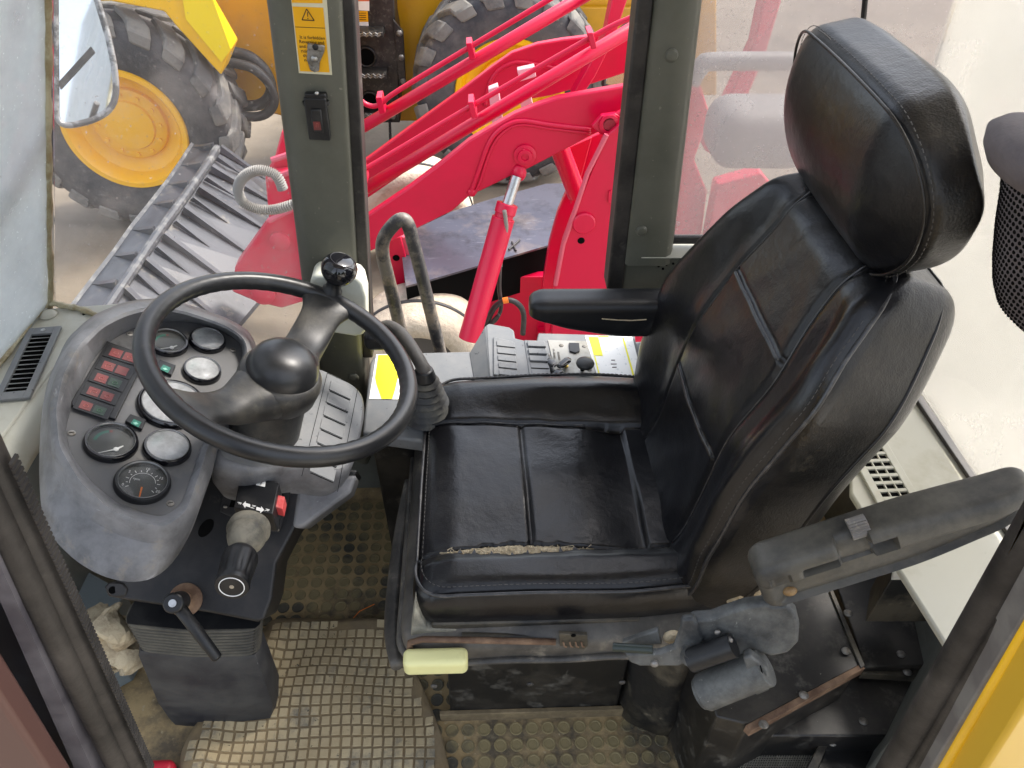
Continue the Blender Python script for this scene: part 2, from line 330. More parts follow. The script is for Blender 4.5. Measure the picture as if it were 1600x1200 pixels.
# base sheet as a fine clipped grid
bmm = bmesh.new(); bmm.faces.new([bmm.verts.new((p[0], p[1], 0)) for p in E2])
for ax, rngv in ((0, np.arange(-.6, .3, .02)), (1, np.arange(.2, 1.0, .02))):
    for q in rngv:
        co = (q, 0, 0) if ax == 0 else (0, q, 0); no = (1, 0, 0) if ax == 0 else (0, 1, 0)
        bmesh.ops.bisect_plane(bmm, geom=bmm.verts[:]+bmm.edges[:]+bmm.faces[:], plane_co=co, plane_no=no)
for v in bmm.verts: v.co.z = mz(v.co.x, v.co.y)
bmm.verts.index_update(); vf = ([v.co[:] for v in bmm.verts], [[v.index for v in f.verts] for f in bmm.faces]); bmm.free()
obj('mat_sheet', vf, MATB, mt, solid=.006)
V = []; Fc = []; p_ = .0205; cnt = 0
for iy in range(60):
    for ix in range(-34, 14):
        x = ix*p_*(1+.0)+.006*math.sin(iy*.5)-.002*iy*(ix/30.)*.35; y = .30+iy*p_+.004*math.sin(ix*.33)
        if not inpoly(x, y, E2) or np.min(np.hypot(E2[:, 0]-x, E2[:, 1]-y)) < .013: continue
        b = len(V); a = p_/2-.0018; a2 = a-.0012; j = rng.normal(size=2)*.0002
        for r, dz in ((a, .002), (a2, .0052+abs(j[0]))):
            for sx, sy in ((-1, -1), (1, -1), (1, 1), (-1, 1)): V.append((x+sx*r+j[1], y+sy*r, mz(x+sx*r, y+sy*r)+dz))
        Fc += [[b+4, b+5, b+6, b+7]]+[[b+k, b+(k+1) % 4, b+4+(k+1) % 4, b+4+k] for k in range(4)]; cnt += 1
obj('mat_squares', (V, Fc), MATP, mt, kind='stuff')
print('mat pads', cnt)
# thin orange straw-like thread on the mat
tag_ = obj('orange_thread', tube([W(550, 968, z=.02), W(562, 955, z=.018), W(585, 944, z=.012)], .0009, 6), ORA, label='thin orange thread lying on the floor just above the grid mat', category=None)
props(tag_, cat='thread')
# ================================================================== cab shell (front sill, walls, roof)
WY = 1.25                                                          # right-hand wall plane
cor = W(78, 478, y=WY)                                             # windscreen corner
SZ = cor[2]
# front sill: horizontal pressed ledge below the windscreen, running to the door
def sill_pt(x, y, z=None): return W(x, y, z=SZ if z is None else z)
A = [W(62, 482, z=SZ), W(0, 566, z=SZ), W(-90, 690, z=SZ), W(-110, 860, z=SZ), W(0, 688, z=SZ), W(40, 632, z=SZ), W(98, 556, z=SZ), W(160, 505, z=SZ), W(240, 470, z=SZ), W(150, 476, z=SZ)]
sl_ = thing('front_sill', 'pale cream pressed ledge under the dusty windscreen, left of the gauges', 'ledge', A[0])
obj('ledge', prism(A, (0, 0, -.012)), SIL, sl_, bevel=.004)
inner = [W(-110, 860, z=SZ-.004), W(0, 688, z=SZ-.004), W(40, 632, z=SZ-.004), W(98, 556, z=SZ-.004), W(160, 505, z=SZ-.004), W(240, 470, z=SZ-.004)]
rr = []
for k in range(7):
    a = math.radians(90*k/6); off = .045
    rr.append([np.array([p[0]+off*math.sin(a)*.8, p[1], p[2]-off*(1-math.cos(a))]) for p in inner])
obj('rounded_edge', loft(rr, False, False, False), SIL, sl_, smooth=180, solid=.002)
lo = [rr[-1][i]+np.array([0.0, 0, -.001]) for i in range(6)]
obj('front_wall', loft([lo, [np.array([p[0]-.05, p[1], .25]) for p in lo], [np.array([p[0]-.02, p[1], .0]) for p in lo]], False, False, False), GRY, smooth=180, solid=.004, kind='structure')
# bluish lower plate beside the column
pl_ = [W(128, 890, x=-.60), W(182, 935, x=-.60), W(150, 1010, x=-.60), W(95, 1000, x=-.60), W(60, 960, x=-.60)]
obj('kick_plate', prism([W(125, 885, z=.2), W(195, 925, z=.2), W(160, 985, z=.2), W(110, 1010, z=.2), W(40, 1010, z=.2)], (0, 0, -.19)), mat('blue_grey_paint', (.17, .2, .21), .5, dirt=((.1, .11, .11), 6, .5, .8, .6)), bevel=.004, label='blue-grey sheet metal plate between column foot and door seal', category='panel')
# putty bead round the corner of the glass
bead = smoothpath([W(-20, 592, z=SZ+.006), W(20, 540, z=SZ+.006), W(58, 490, z=SZ+.007), W(76, 474, z=SZ+.01), W(100, 478, z=SZ+.006), W(130, 484, z=SZ+.004), W(165, 500, z=SZ+.002)], 6)
obj('sealant_bead', tube(bead, [.007+.0015*math.sin(i*1.7) for i in range(len(bead))], 8, flat=.6), SILS, sl_, smooth=180)
obj('bolt', lathe(Fr(W(76, 493, z=SZ), (1, 0, 0), (0, 1, 0)), [(.016, 0), (.016, .003), (.011, .007), (.004, .008)], 20), SIL, sl_, smooth=50)
for px_ in ((131, 491), (154, 491)): obj('screw_hole', cyl(W(*px_, z=SZ+.0005), W(*px_, z=SZ+.0015), .0028, 12), HOL, sl_)
# front vent grille
fv = Fr(W(45, 572, z=SZ+.001), W(20, 640, z=SZ)-W(75, 520, z=SZ), (1, 0, 0)); 
a0, b0 = fv.loc(56, 512); a1, b1 = fv.loc(93, 517); a2, b2 = fv.loc(10, 633); a3, b3 = fv.loc(-40, 628)
vent = thing('vent_grille', 'dark grey slotted air vent set in the pale ledge under the windscreen', 'air vent', fv.o)
bm0, bm1 = min(b0, b1), max(b0, b1); print('vent', a0, b0, a1, b1, a2, b2, a3, b3)
wv = .058; bc = fv.loc(45, 572)[1]; la, lb = (a0+a1)/2, (a2+a3)/2
obj('vent_frame', join(fbox(fv, la, lb, bc-wv/2, bc-wv/2+.011, 0, .006), fbox(fv, la, lb, bc+wv/2-.011, bc+wv/2, 0, .006), fbox(fv, la, la+.02, bc-wv/2+.011, bc+wv/2-.011, 0, .006), fbox(fv, lb-.02, lb, bc-wv/2+.011, bc+wv/2-.011, 0, .006)), PLG, vent, bevel=.001)
obj('vent_void', fbox(fv, la+.015, lb-.015, bc-wv/2+.008, bc+wv/2-.008, -.004, .0012), HOL, vent)
ns_ = 12
VSL = mat('vent_slat', (.34, .34, .32), .5, dirt=((.2, .19, .17), 30, .4, .8, .7))
for i in range(ns_):
    t = la+.024+(lb-la-.048)*(i+.5)/ns_; w_ = (lb-la-.048)/ns_
    obj('slat' , prism([fv.P(t-w_*.30, bc-wv/2+.011, .002), fv.P(t+w_*.12, bc-wv/2+.011, .005), fv.P(t+w_*.12, bc+wv/2-.011, .005), fv.P(t-w_*.30, bc+wv/2-.011, .001)], fv.n*-.0015), VSL, vent)
obj('screw', lathe(Fr(fv.P(la+.01, bc, .006), fv.u, fv.v), [(.004, 0), (.004, .001), (.002, .0016)], 14), CHR, vent)
# ---- glass: windscreen and side light, joined by a silicone joint
top = W(74, -60, y=WY); bot = cor
jd = bot-top
joint = smoothpath([bot+(top-bot)*t+np.array([rng.normal()*.0012, 0, 0]) for t in np.linspace(-.01, 1.6, 26)], 3)
wsg = thing('windscreen', 'dusty windscreen pane left of the putty joint, smeared white', 'window', bot)
top2 = bot+(top-bot)*1.6
p2 = W(-10, 580, z=SZ); dirw = p2-bot; wb = bot+dirw*4.2; wb[2] = SZ
obj('pane', prism([bot, wb, wb+(top2-bot), top2], _n(np.cross(dirw, top2-bot))*.004), glass('windscreen_glass', .62, (.72, .75, .74), .34, .66, 2.6, base=.16), wsg, smooth=0)
obj('joint_bead', tube(joint, [.009+.0012*math.sin(i*.9)+.0008*math.sin(i*2.3) for i in range(len(joint))], 10, flat=.55), SILS, wsg, smooth=180)
q0, q1 = W(88, 478, y=WY), W(492, 640, y=WY)
q2 = W(398, -120, y=WY+.002)
sg = thing('side_window', 'dust-speckled glass pane between putty joint and front pillar', 'window', q0)
obj('pane', prism([bot+np.array([.004, .003, -.01]), W(170, 520, y=WY+.003), W(330, 600, y=WY+.003), W(492, 660, y=WY+.003), W(492, 410, y=WY+.003), W(405, -60, y=WY+.003), (W(405, -60, y=WY+.003)+np.array([-.03, 0, .25])), top2+np.array([.004, .003, 0])], (0, .004, 0)), glass('side_glass', .20, (.6, .56, .53), .46, .76, 3.2, base=.025), sg, smooth=0)
# mud smear low on the glass
# ---- right-hand wall: front pillar
def wp(x, y, d=0): return W(x, y, y=WY+d)
pil = thing('front_pillar', 'olive cab pillar carrying the yellow warning sticker and rocker switch', 'pillar', wp(520, 700))
pf = [(428, -160), (525, -160), (548, 190), (556, 330), (566, 700), (520, 760), (500, 640), (490, 410), (452, 160)]
# pillar section lofted along its height: flat face with a rolled left edge
L0, L1 = wp(405, -60), wp(497, 660); R0, R1 = wp(543, -60), wp(581, 690)
up = _n(L0-L1)
rings = []
for t in np.linspace(-.05, 1.35, 12):
    l = L1+(L0-L1)*t; r = R1+(R0-R1)*t; w_ = r-l
    rings.append([l+np.array([0, .02, 0]), l+np.array([.003, .004, 0]), l+w_*.08+np.array([0, -.014, 0]), l+w_*.2+np.array([0, -.03, 0]), l+w_*.3+np.array([0, -.034, 0]), l+w_*.86+np.array([0, -.034, 0]), l+w_*.93+np.array([0, -.028, 0]), r+np.array([-.004, -.004, 0]), r+np.array([0, .03, 0])])
obj('pillar_face', loft(rings), PIL, pil, smooth=70)
PB = [wp(548, -70, -.02), wp(577, 405, -.015), wp(583, 560, -.01)]
obj('rubber_seal', prism([wp(524, -110, -.02), wp(548, -110, -.02), wp(583, 560, -.02), wp(566, 560, -.02)], (0, .05, 0)), RUB, pil, bevel=.004)
obj('rubber_edge', prism([wp(404, -110, -.006), wp(414, -110, -.006), wp(494, 430, -.006), wp(484, 430, -.006)], (0, .02, 0)), RUB, pil, bevel=.003)
# face frame of the pillar for things fixed on it
cF = W(500, 180, y=WY-.034); dF = _n(W(524, 400, y=WY-.034)-W(484, 20, y=WY-.034)); fu = _n(np.cross(dF, (0, 1, 0))); 
if fu[0] < 0: fu = -fu
pF = Fr(W(487, 60, y=WY-.0345), fu, -dF)      # u right, v up, n towards the camera
if pF.n[1] > 0: pF = Fr(pF.o, fu, -dF); 
sgn = -1 if pF.n[1] > 0 else 1
def PP(a, b, c=0): return pF.P(a, b, c*sgn)
def onp(x, y, c=0): return W(x, y, pl=(pF.o+pF.n*c*sgn, pF.n))
def pquad(pts, c, t): return prism([onp(x, y, c) for x, y in pts], pF.n*t*sgn)
obj('sticker_border', pquad([(451, -40), (508, -40), (519, 117), (467, 114)], .0005, .0006), STW, pil)
obj('sticker_upper', pquad([(456, -36), (503, -36), (504, 5), (456, 4)], .0013, .0005), STK, pil)
obj('sticker_panel', pquad([(457, 10), (505, 12), (515, 113), (469, 111)], .0013, .0005), STK, pil)
def pline(a, b, w, c): 
    A_, B_ = onp(*a, c), onp(*b, c); d = _n(B_-A_); s = np.cross(d, pF.n)*w/2; return prism([A_-s, B_-s, B_+s, A_+s], pF.n*.0004*sgn)
obj('sticker_triangle', join(pline((479, 14), (472, 31), .0013, .002), pline((472, 31), (491, 32), .0013, .0024), pline((491, 32), (479, 14), .0013, .0028), pline((480.2, 19), (480.8, 26), .0012, .002), pline((481, 28), (481.1, 29.5), .0014, .002), pline((461, 42), (508, 44), .0007, .002)), INK, pil, smooth=0)
tF = Fr(pF.o, fu, dF*-1)
if (np.cross(tF.u, tF.v) @ np.array([0, -1, 0])) < 0: pass
for s_, x_, y_ in (('It is forbidden', 488, 59), ('Reversing and', 487, 66), ('and driv', 479, 73), ('rider', 477, 80), ('the', 478, 87), ('not', 480, 94)):
    o_ = onp(x_, y_, .002); text('sticker_text', s_, Fr(o_, fu, -dF), .0066, INK, pil)
# metal latch screwed over the sticker
lt = thing('door_catch', 'small worn metal catch screwed over the yellow pillar sticker', 'latch', onp(491, 90, .002))
obj('catch_plate', pquad([(481, 66), (508, 70), (507, 80), (500, 97), (499, 110), (492, 112), (485, 108), (480, 92)], .002, .004), GAL, lt, bevel=.0012)
obj('catch_fold', pquad([(482, 67), (507, 70), (506, 79), (481, 75)], .0065, .006), GAL, lt, bevel=.0015)
o_ = onp(493, 73, .0125); obj('screw', lathe(Fr(o_, fu, -dF) if sgn > 0 else Fr(o_, -fu, -dF), [(.0046, 0), (.0046, .002), (.003, .003)], 14), PLA, lt)
o_ = onp(491, 92, .006); obj('rivet', ball(o_, .0052, 1, .6, 1), CHR, lt, smooth=180)
o_ = onp(488, 107, .006); obj('rivet', ball(o_, .004, 1, .6, 1), GAL, lt, smooth=180)
# rocker switch
rs = thing('rocker_switch', 'black rocker switch with a red symbol, fixed low on the olive pillar', 'switch', onp(498, 180, 0))
obj('switch_bracket', pquad([(477, 142), (510, 143), (513, 152), (479, 151)], .0005, .012), PLA, rs, bevel=.0015)
obj('switch_box', pquad([(476, 148), (511, 149), (518, 215), (485, 213)], .0005, .014), PLA, rs, bevel=.002)
obj('rocker', pquad([(485, 170), (502, 170), (506, 207), (489, 207)], .015, .004), PLA, rs, bevel=.002)
obj('rocker_symbol', pquad([(489, 190), (500, 190), (502, 203), (491, 203)], .0195, .0006), RED, rs)
obj('screw', ball(onp(495, 146, .0125), .0035, 1, .6, 1, 12), CHR, rs, smooth=180)
for x_ in (476, 510): obj('clip', cyl(onp(x_, 158, .006), onp(x_+2, 164, .006), .004, 10), PLA, rs)
for a_, b_ in (((497, 199), (497, 193)), ((494, 199), (494, 193)), ((497, 193), (494, 193))): obj('symbol_line', pline(a_, b_, .0007, .0202), REL, rs, smooth=0)
# white plastic box behind the spinner knob
wb_ = thing('pillar_box', 'off-white plastic cover with rounded corners on the pillar behind the knob', 'cover', onp(540, 450, 0))
wpts = [(499, 406), (552, 408), (564, 411), (571, 420), (576, 440), (577, 490), (572, 499), (560, 502), (524, 496), (500, 488), (492, 478), (491, 414)]
obj('cover_shell', prism([onp(x, y, .002) for x, y in wpts], pF.n*.05*sgn), WHT, wb_, bevel=.006, seg=3)
obj('bolt', ball(onp(552, 590, 0), .012, 1, .5, 1), PIL, pil, smooth=180)
for a_ in ((490, 520), (528, 505)): obj('bolt', ball(onp(*a_, -.002), .011, 1, .4, 1), PIL, pil, smooth=180)
# lower wall + rear pillar
rp = thing('rear_pillar', 'olive door post with two round plugs, between red loader and side glass', 'pillar', wp(1000, 450))
L0, L1 = wp(1026, -60), wp(972, 405); R0, R1 = wp(1105, -60), wp(1050, 405)
rings = []
for t in np.linspace(0, 1.3, 8):
    l = L1+(L0-L1)*t; r = R1+(R0-R1)*t; w_ = r-l
    rings.append([l+np.array([0, .03, 0]), l+np.array([0, -.015, 0]), l+w_*.1+np.array([0, -.024, 0]), l+w_*.8+np.array([0, -.024, 0]), l+w_*.92+np.array([0, -.016, 0]), r+np.array([0, .004, 0]), r+np.array([0, .03, 0])])
obj('post_face', loft(rings), PIL, rp, smooth=50)
obj('rubber_seal', prism([wp(1004, -80, -.018), wp(1030, -80, -.018), wp(974, 455, -.018), wp(948, 455, -.018)], (0, .05, 0)), RUB, rp, bevel=.004)
for a_ in ((1049, 86), (1002, 360)): obj('plug', lathe(Fr(W(*a_, y=WY-.0235), (1, 0, 0), (0, 0, 1)), [(.0105, 0), (.0105, .003), (.008, .006), (.003, .0072)], 20), PIL, rp)
lw = thing('lower_panel', 'olive lower wall panel with small drilled holes under the side glass', 'panel', wp(1000, 430))
obj('panel_face', prism([wp(968, 404, -.012), wp(1300, 404, -.012), wp(1300, 640, -.012), wp(1015, 640, -.012), wp(1008, 456, -.012), wp(960, 456, -.012)], (0, .05, 0)), PIL, lw, bevel=.003)
obj('panel_ledge', prism([wp(1030, 384, .01), wp(1330, 384, .01), wp(1330, 405, -.03), wp(1000, 405, -.03)], (0, .03, .0)), SIL, lw, bevel=.005)
for a_ in ((990, 413), (1029, 416), (1036, 420), (1041, 414), (1052, 412), (1058, 419), (1063, 412)): obj('drilled_hole', cyl(W(*a_, y=WY-.0125), W(*a_, y=WY-.0135), .0024, 10), HOL, lw)
rw = thing('rear_side_window', 'scratched rear side glass with a small etched stamp low on its left', 'window', wp(1060, 380))
obj('pane', prism([wp(1036, 372, .012), wp(1500, 372, .012), wp(1500, -160, .012), wp(1115, -160, .012)], (0, .004, 0)), glass('rear_side_glass', .60, (.46, .42, .41), .42, .75, 3, base=.38), rw, smooth=0)
obj('window_rubber', prism([wp(1030, 372, .005), wp(1500, 372, .005), wp(1500, 382, .0), wp(1024, 382, .0)], (0, .015, 0)), RUB, rw, bevel=.002)
obj('window_rubber', prism([wp(1097, -80, .0), wp(1104, -80, .0), wp(1042, 372, .0), wp(1034, 372, .0)], (0, .012, 0)), RUB, rw, bevel=.002)
text('glass_stamp', 'CCC', Fr(wp(1055, 350, .010), (1, 0, 0), (0, 0, 1)), .007, LBL, rw)
ring_ = [wp(1055, 350, .0105)+np.array([.009*math.cos(a), 0, .0055*math.sin(a)]) for a in np.linspace(0, 2*math.pi, 25)[:-1]]
obj('glass_stamp', tube(ring_, .0004, 6, closed=True), LBL, rw)
text('glass_stamp', 'E000128', Fr(wp(1055, 358, .010), (1, 0, 0), (0, 0, 1)), .003, LBL, rw)
# rear window joint and rear glass
RX = W(1350, 0, y=WY)[0]+.17
rg = thing('rear_window', 'large hazy rear window behind the headrest, with a dark corner joint', 'window', (RX, .8, .75))
obj('pane', prism([(RX, WY+.01, .62), (RX, .25, .62), (RX-.05, .25, 1.75), (RX-.05, WY+.01, 1.75)], (.004, 0, 0)), glass('rear_glass', .34, (.80, .77, .70), .4, .8, 1.5, base=.2, spots=False), rg, smooth=0)
obj('corner_rubber', tube([W(1349, 30, y=WY+.01), W(1359, -80, y=WY+.01), W(1368, -220, y=WY+.01)], .0045, 8), RUB, rg)
# rear ledge with rubber strip
RZ = .6
rl = thing('rear_ledge', 'pale sunlit ledge behind the seat with a black rubber strip', 'ledge', W(1450, 700, z=RZ))
obj('ledge', prism([W(1330, 600, z=RZ), W(1330, 770, z=RZ), W(1500, 1040, z=RZ), W(1720, 1040, z=RZ), W(1433, 625, z=RZ), W(1400, 575, z=RZ)], (0, 0, -.012)), SIL, rl, bevel=.003)
obj('rubber_strip', prism([W(1424, 622, z=RZ+.001), W(1438, 622, z=RZ+.001), W(1740, 1060, z=RZ+.001), W(1722, 1060, z=RZ+.001)], (0, 0, .008)), RUB, rl, bevel=.002)
obj('outer_ledge', prism([W(1400, 540, z=RZ+.003), W(1440, 615, z=RZ+.003), W(1745, 1060, z=RZ+.003), W(1830, 1060, z=RZ+.003), W(1560, 720, z=RZ+.003), W(1450, 575, z=RZ+.003)], (0, 0, -.01)), mat('outer_paint', (.5, .47, .42), .5, dirt=((.4, .37, .32), 8, .4, .8, .7)), rl, bevel=.002)
obj('ledge_lip', prism([W(1395, 690, z=RZ-.03), W(1410, 700, z=RZ-.03), W(1600, 1040, z=RZ-.03), W(1570, 1040, z=RZ-.03)], (0, 0, .014)), SIL, rl, bevel=.004)
rv = Fr(W(1382, 748, z=RZ+.002), W(1430, 820, z=RZ)-W(1370, 715, z=RZ), (1, 0, 0))
rvt = thing('vent_grille', 'beige slotted air vent on the rear ledge behind the seat back', 'air vent', rv.o)
obj('vent_frame', join(fbox(rv, -.12, .06, -.035, -.022, 0, .005), fbox(rv, -.12, .06, .022, .035, 0, .005), fbox(rv, .045, .06, -.0218, .0218, 0, .005), fbox(rv, -.12, -.105, -.0218, .0218, 0, .005)), SIL, rvt, bevel=.001)
obj('vent_void', fbox(rv, -.11, .05, -.025, .025, -.002, .001), HOL, rvt)
for i in range(10): obj('slat', fbox(rv, -.1+i*.0155, -.1+i*.0155+.0055, -.0217, .0217, .001, .0045), SIL, rvt)
for b_ in (-.008, .008): obj('slat', fbox(rv, -.104, .044, b_-.001, b_+.001, .0012, .0042), SIL, rvt)
# rear lower wall, roof
obj('rear_wall', box(.86, .88, .2, WY, -.05, RZ-.02), GRY, smooth=0, kind='structure')
obj('right_wall', box(-.86, .9, WY+.045, WY+.06, -.05, .36), GRY, smooth=0, kind='structure')


# ---- door frame near the camera: rubber seals and painted sheet
DY = .30
def dp(x, y, d=0): return W(x, y, y=DY+d)
dl = thing('door_frame', 'black door seal and dark frame edge at the lower left', 'door frame', dp(100, 1000))
def strip(name, a, b, a2, b2, dep, m, par, bev=.004, off=0):  # quad from edge a-b to edge a2-b2 on the door plane, extruded by dep
    A_, B_, C_, D_ = dp(*a, off), dp(*b, off), dp(*b2, off), dp(*a2, off); e0, e1 = (1.3, .5) if name != 'body_flange' else (0, .5)
    return obj(name, prism([A_-(B_-A_)*e0, B_+(B_-A_)*e1, C_+(C_-D_)*e1, D_-(C_-D_)*e0], (0, dep, 0)), m, par, bevel=bev, seg=3)
def bulb(name, P0, P1, r, m, par, teeth=False, off=0, n=40):
    A_, B_ = dp(*P0, off), dp(*P1, off); T = [A_+(B_-A_)*t for t in np.linspace(-1.3, 1.5, n)]
    return obj(name, tube(T, r, 14), m, par, smooth=180)
bulb('seal_bulb', (-16, 722), (218, 1210), .0100, RUB, dl)
bulb('seal_bulb', (-34, 748), (200, 1228), .0085, RUB, dl, off=-.010)
strip('frame_face', (-60, 770), (160, 1230), (-200, 800), (20, 1260), .03, mat('door_black', (.01, .012, .018), .35, dirt=[((.05, .06, .08), 8, .5, .8, .6), ((.2, .22, .25), 60, .7, .8, .4)]), dl, off=-.004)
strip('frame_lip', (-40, 795), (150, 1215), (-62, 800), (122, 1215), .03, mat('purple_grey_edge', (.06, .055, .065), .5, dirt=((.14, .13, .14), 20, .4, .7, .6)), dl, off=-.022)
strip('body_panel', (-70, 985), (95, 1235), (-260, 1000), (-60, 1320), .02, mat('pink_brown_panel', (.10, .05, .042), .4), dl, off=-.05)
V = []; Fc = []
dr = thing('door_frame', 'ribbed black door seal with bright yellow body edge at the lower right', 'door frame', dp(1480, 1050))
bulb('seal_bulb', (1622, 815), (1370, 1240), .0125, RUB, dr)
bulb('seal_bulb', (1650, 845), (1408, 1240), .010, RUB, dr, off=-.012)
strip('seal_web', (1640, 850), (1395, 1250), (1668, 868), (1430, 1250), .03, RUB, dr, off=-.018)
strip('frame_lip', (1660, 862), (1425, 1250), (1672, 870), (1440, 1250), .03, mat('grey_edge', (.12, .11, .105), .5, dirt=((.2, .19, .17), 20, .4, .7, .6)), dr, off=-.03)
strip('body_panel', (1672, 862), (1437, 1260), (1780, 900), (1570, 1300), .03, YEL, dr, off=-.034, bev=.006)
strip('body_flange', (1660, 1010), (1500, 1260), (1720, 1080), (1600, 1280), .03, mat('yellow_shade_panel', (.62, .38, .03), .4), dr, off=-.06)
# teeth along the seal edges
def teeth(P0, P1, r, par, side, off=0, n=84):
    A_, B_ = dp(*P0, off), dp(*P1, off); d = _n(B_-A_); s = np.cross(d, (0, 1, 0))*side; parts = []
    for i in range(n):
        c = A_+(B_-A_)*(i+.5)/n; parts.append(prism([c+s*r-d*.0017, c+s*r+d*.0017, c+s*(r+.0016)+d*.0012, c+s*(r+.0016)-d*.0012], (0, .008, 0)))
    return obj('seal_teeth', join(*parts), RUB, par, kind='stuff')
teeth((-16, 722), (218, 1210), .0092, dl, 1, -.006); teeth((1622, 815), (1370, 1240), .0112, dr, 1, -.006)

# ================================================================== driver seat
seat = thing('driver_seat', 'black leather driver seat with a torn seam on its cushion', 'seat', (.13, .88, .25))
def surf_obj(name, V, Fc, m, par): return obj(name, (V, Fc), m, par, smooth=180)
# ---- cushion: local x = machine X, y = Y, z up
CX, CY, CZ = .155, .890, .452; CS = (.515, .500, .110)
tear_path = [W(a, b, z=.5) for a, b in ((690, 858), (725, 855), (780, 853), (850, 852), (910, 856))]
def gro(d, w): return np.exp(-(d/w)**2)
def cush(P):
    P = np.array(P, float); x = P[:, 0]+CX; y = P[:, 1]+CY; z = P[:, 2]+CZ; topw = sstep(P[:, 2], .01, .05)
    # outline: front corners rounder, rear slightly narrower
    yy = (y-CY)/(CS[1]/2); f = 1-.05*sstep(x, .2, .42)
    y = CY+(y-CY)*f
    ys = .727+.006*x; yf = 1.022-.06*(x+.1)                      # near and far seams
    dz = (.006+.026*sstep(x, -.12, .15))*sstep(y, yf+.002, yf+.08)*(1-.45*sstep(x, .22, .42))*(1-.55*sstep(y, 1.07, 1.14)) + .012*sstep(-y, -ys, -ys+.03)
    dz += .006*np.cos((x-.0)/.09*math.pi)*0
    ins = ((y > ys) & (y < yf))
    dz += np.where(ins, -.006*np.cos((y-ys)/(yf-ys)*2*math.pi)*.5-.003, 0)
    dz -= .007*gro(y-ys, .004)+.006*gro(y-yf, .004)
    dz -= np.where(ins, .006*gro(x-(.082-.02*(y-.85)), .0035), 0)
    s2 = x-(.267-.01*(y-.85)); dz += np.where(ins, -.012*sstep(-s2, -.002, .0)*sstep(s2, -.10, 0), 0)
    dz -= .012*sstep(-x, .03, .10)                               # front roll
    # wrinkles near the seams
    dz += .0012*np.sin(x*70+y*25)*gro(y-yf, .03)+.001*np.sin(x*90)*gro(y-ys, .02)
    dz += .0016*np.sin(x*23+1.3*np.sin(y*19))*np.sin(y*31)
    # tear: lens-shaped hole along the near seam
    tx = (x-.06)/.125; lens = np.clip(1-np.abs(tx)**1.6, 0, 1)*(.0125+.0025*np.sin(x*160)+.0016*np.sin(x*410)); yt = .728+.006*x
    dz -= .012*sstep(lens-np.abs(y-yt), -.0015, .0015)*(np.abs(tx) < 1)
    z = z+dz*topw
    # side skirt tucks under
    low = sstep(-P[:, 2], -.01, .055); x = x+.012*low*np.where(P[:, 0] < 0, 1, -1); y = y+.010*low*np.where(P[:, 1] < 0, 1, -1)
    return np.stack([x, y, z], 1)
Vc, Fc_ = rbox(CS, (.035, .035, .034), .0032); surf_obj('cushion', cush(Vc), Fc_, LEA, seat)
# foam showing in the tear
fx = np.linspace(-.062, .182, 90); Vf = []; Ff = []
for i, x in enumerate(fx):
    tx = (x-.06)/.125; w_ = max(.0005, (1-abs(tx)**1.6)*.0125) if abs(tx) < 1 else .0005
    for j in range(7):
        y = .728+.006*x+(j/3-1)*w_; Vf.append((x, y, .4965+rng.normal()*.0010+.004*(1-(j/3-1)**2)))
for i in range(len(fx)-1):
    for j in range(6): Ff.append([i*7+j, i*7+j+1, (i+1)*7+j+1, (i+1)*7+j])
obj('torn_foam', (Vf, Ff), FOA, seat, smooth=20)
fl = []
for x, l, dy in [(-.03, .010, -1), (-.008, .014, -1), (.02, .011, -1), (.052, .010, -1), (.075, .015, -1), (.10, .009, -1), (.128, .016, -1), (.15, .012, 1), (.155, .008, -1)]:
    y0 = .728-.0125*(1-abs((x-.06)/.125)**1.6); fl.append(prism([(x-.004, y0-.001, .5045), (x+.004, y0-.001, .5045), (x+rng.normal()*.002, y0+l*.75, .5035)], (0, 0, .0012)))
obj('torn_edge', join(*fl), LEA, seat, smooth=0)
fib = [tube([(x, .722+rng.random()*.012, .498), (x+rng.normal()*.006, .722+rng.random()*.014, .5025), (x+rng.normal()*.01, .722+rng.random()*.014, .4985)], .0006, 4) for x in np.linspace(-.05, .17, 45)]
obj('foam_fibres', join(*fib), FOA, seat, smooth=0, kind='stuff')
# piping round the cushion edge + stitches
def on_top(x, y): return cush([[x-CX, y-CY, .055]])[0]
path = []
hx, hy = CS[0]/2-.004, CS[1]/2-.004
for a, b in rrect(2*hx, 2*hy, .055, 8): path.append((a, b))
path = resamp(path, 220); path3 = cush(np.array([[a, b, .046] for a, b in path]))
obj('piping', tube(path3, .0030, 8, closed=True), PIP, seat, smooth=180)
def stitches(name, P, ln, gap, r, par, m=THR):
    P = np.array(P); L = np.r_[0, np.cumsum(np.linalg.norm(np.diff(P, axis=0), axis=1))]; out = []; t = 0
    while t+ln < L[-1]:
        a, b = [np.array([np.interp(q, L, P[:, i]) for i in range(3)]) for q in (t, t+ln)]; out.append(tube([a, b], r, 5)); t += ln+gap
    return obj(name, join(*out), m, par, kind='stuff')
ins_ = resamp(rrect(2*hx-.018, 2*hy-.018, .05, 8), 220); st = cush(np.array([[a, b, .0552] for a, b in ins_])); stitches('stitching', st, .005, .0035, .0006, seat)
for yy in (.727, ):
    P = [on_top(x, yy+.006*x-.0055)+np.array([0, 0, .0005]) for x in np.linspace(.20, .38, 40)]; stitches('stitching', P, .0045, .004, .0006, seat)
def seamline(name, pts, r=.0012, m=PIP): return obj(name, tube([p+np.array([0, 0, .0006]) for p in pts], r, 6), m, seat, smooth=180)
seamline('seam', [on_top(x, 1.022-.06*(x+.1)) for x in np.linspace(-.085, .31, 60)])
seamline('seam', [on_top(.082-.02*(y-.85), y) for y in np.linspace(.74, 1.0, 40)])
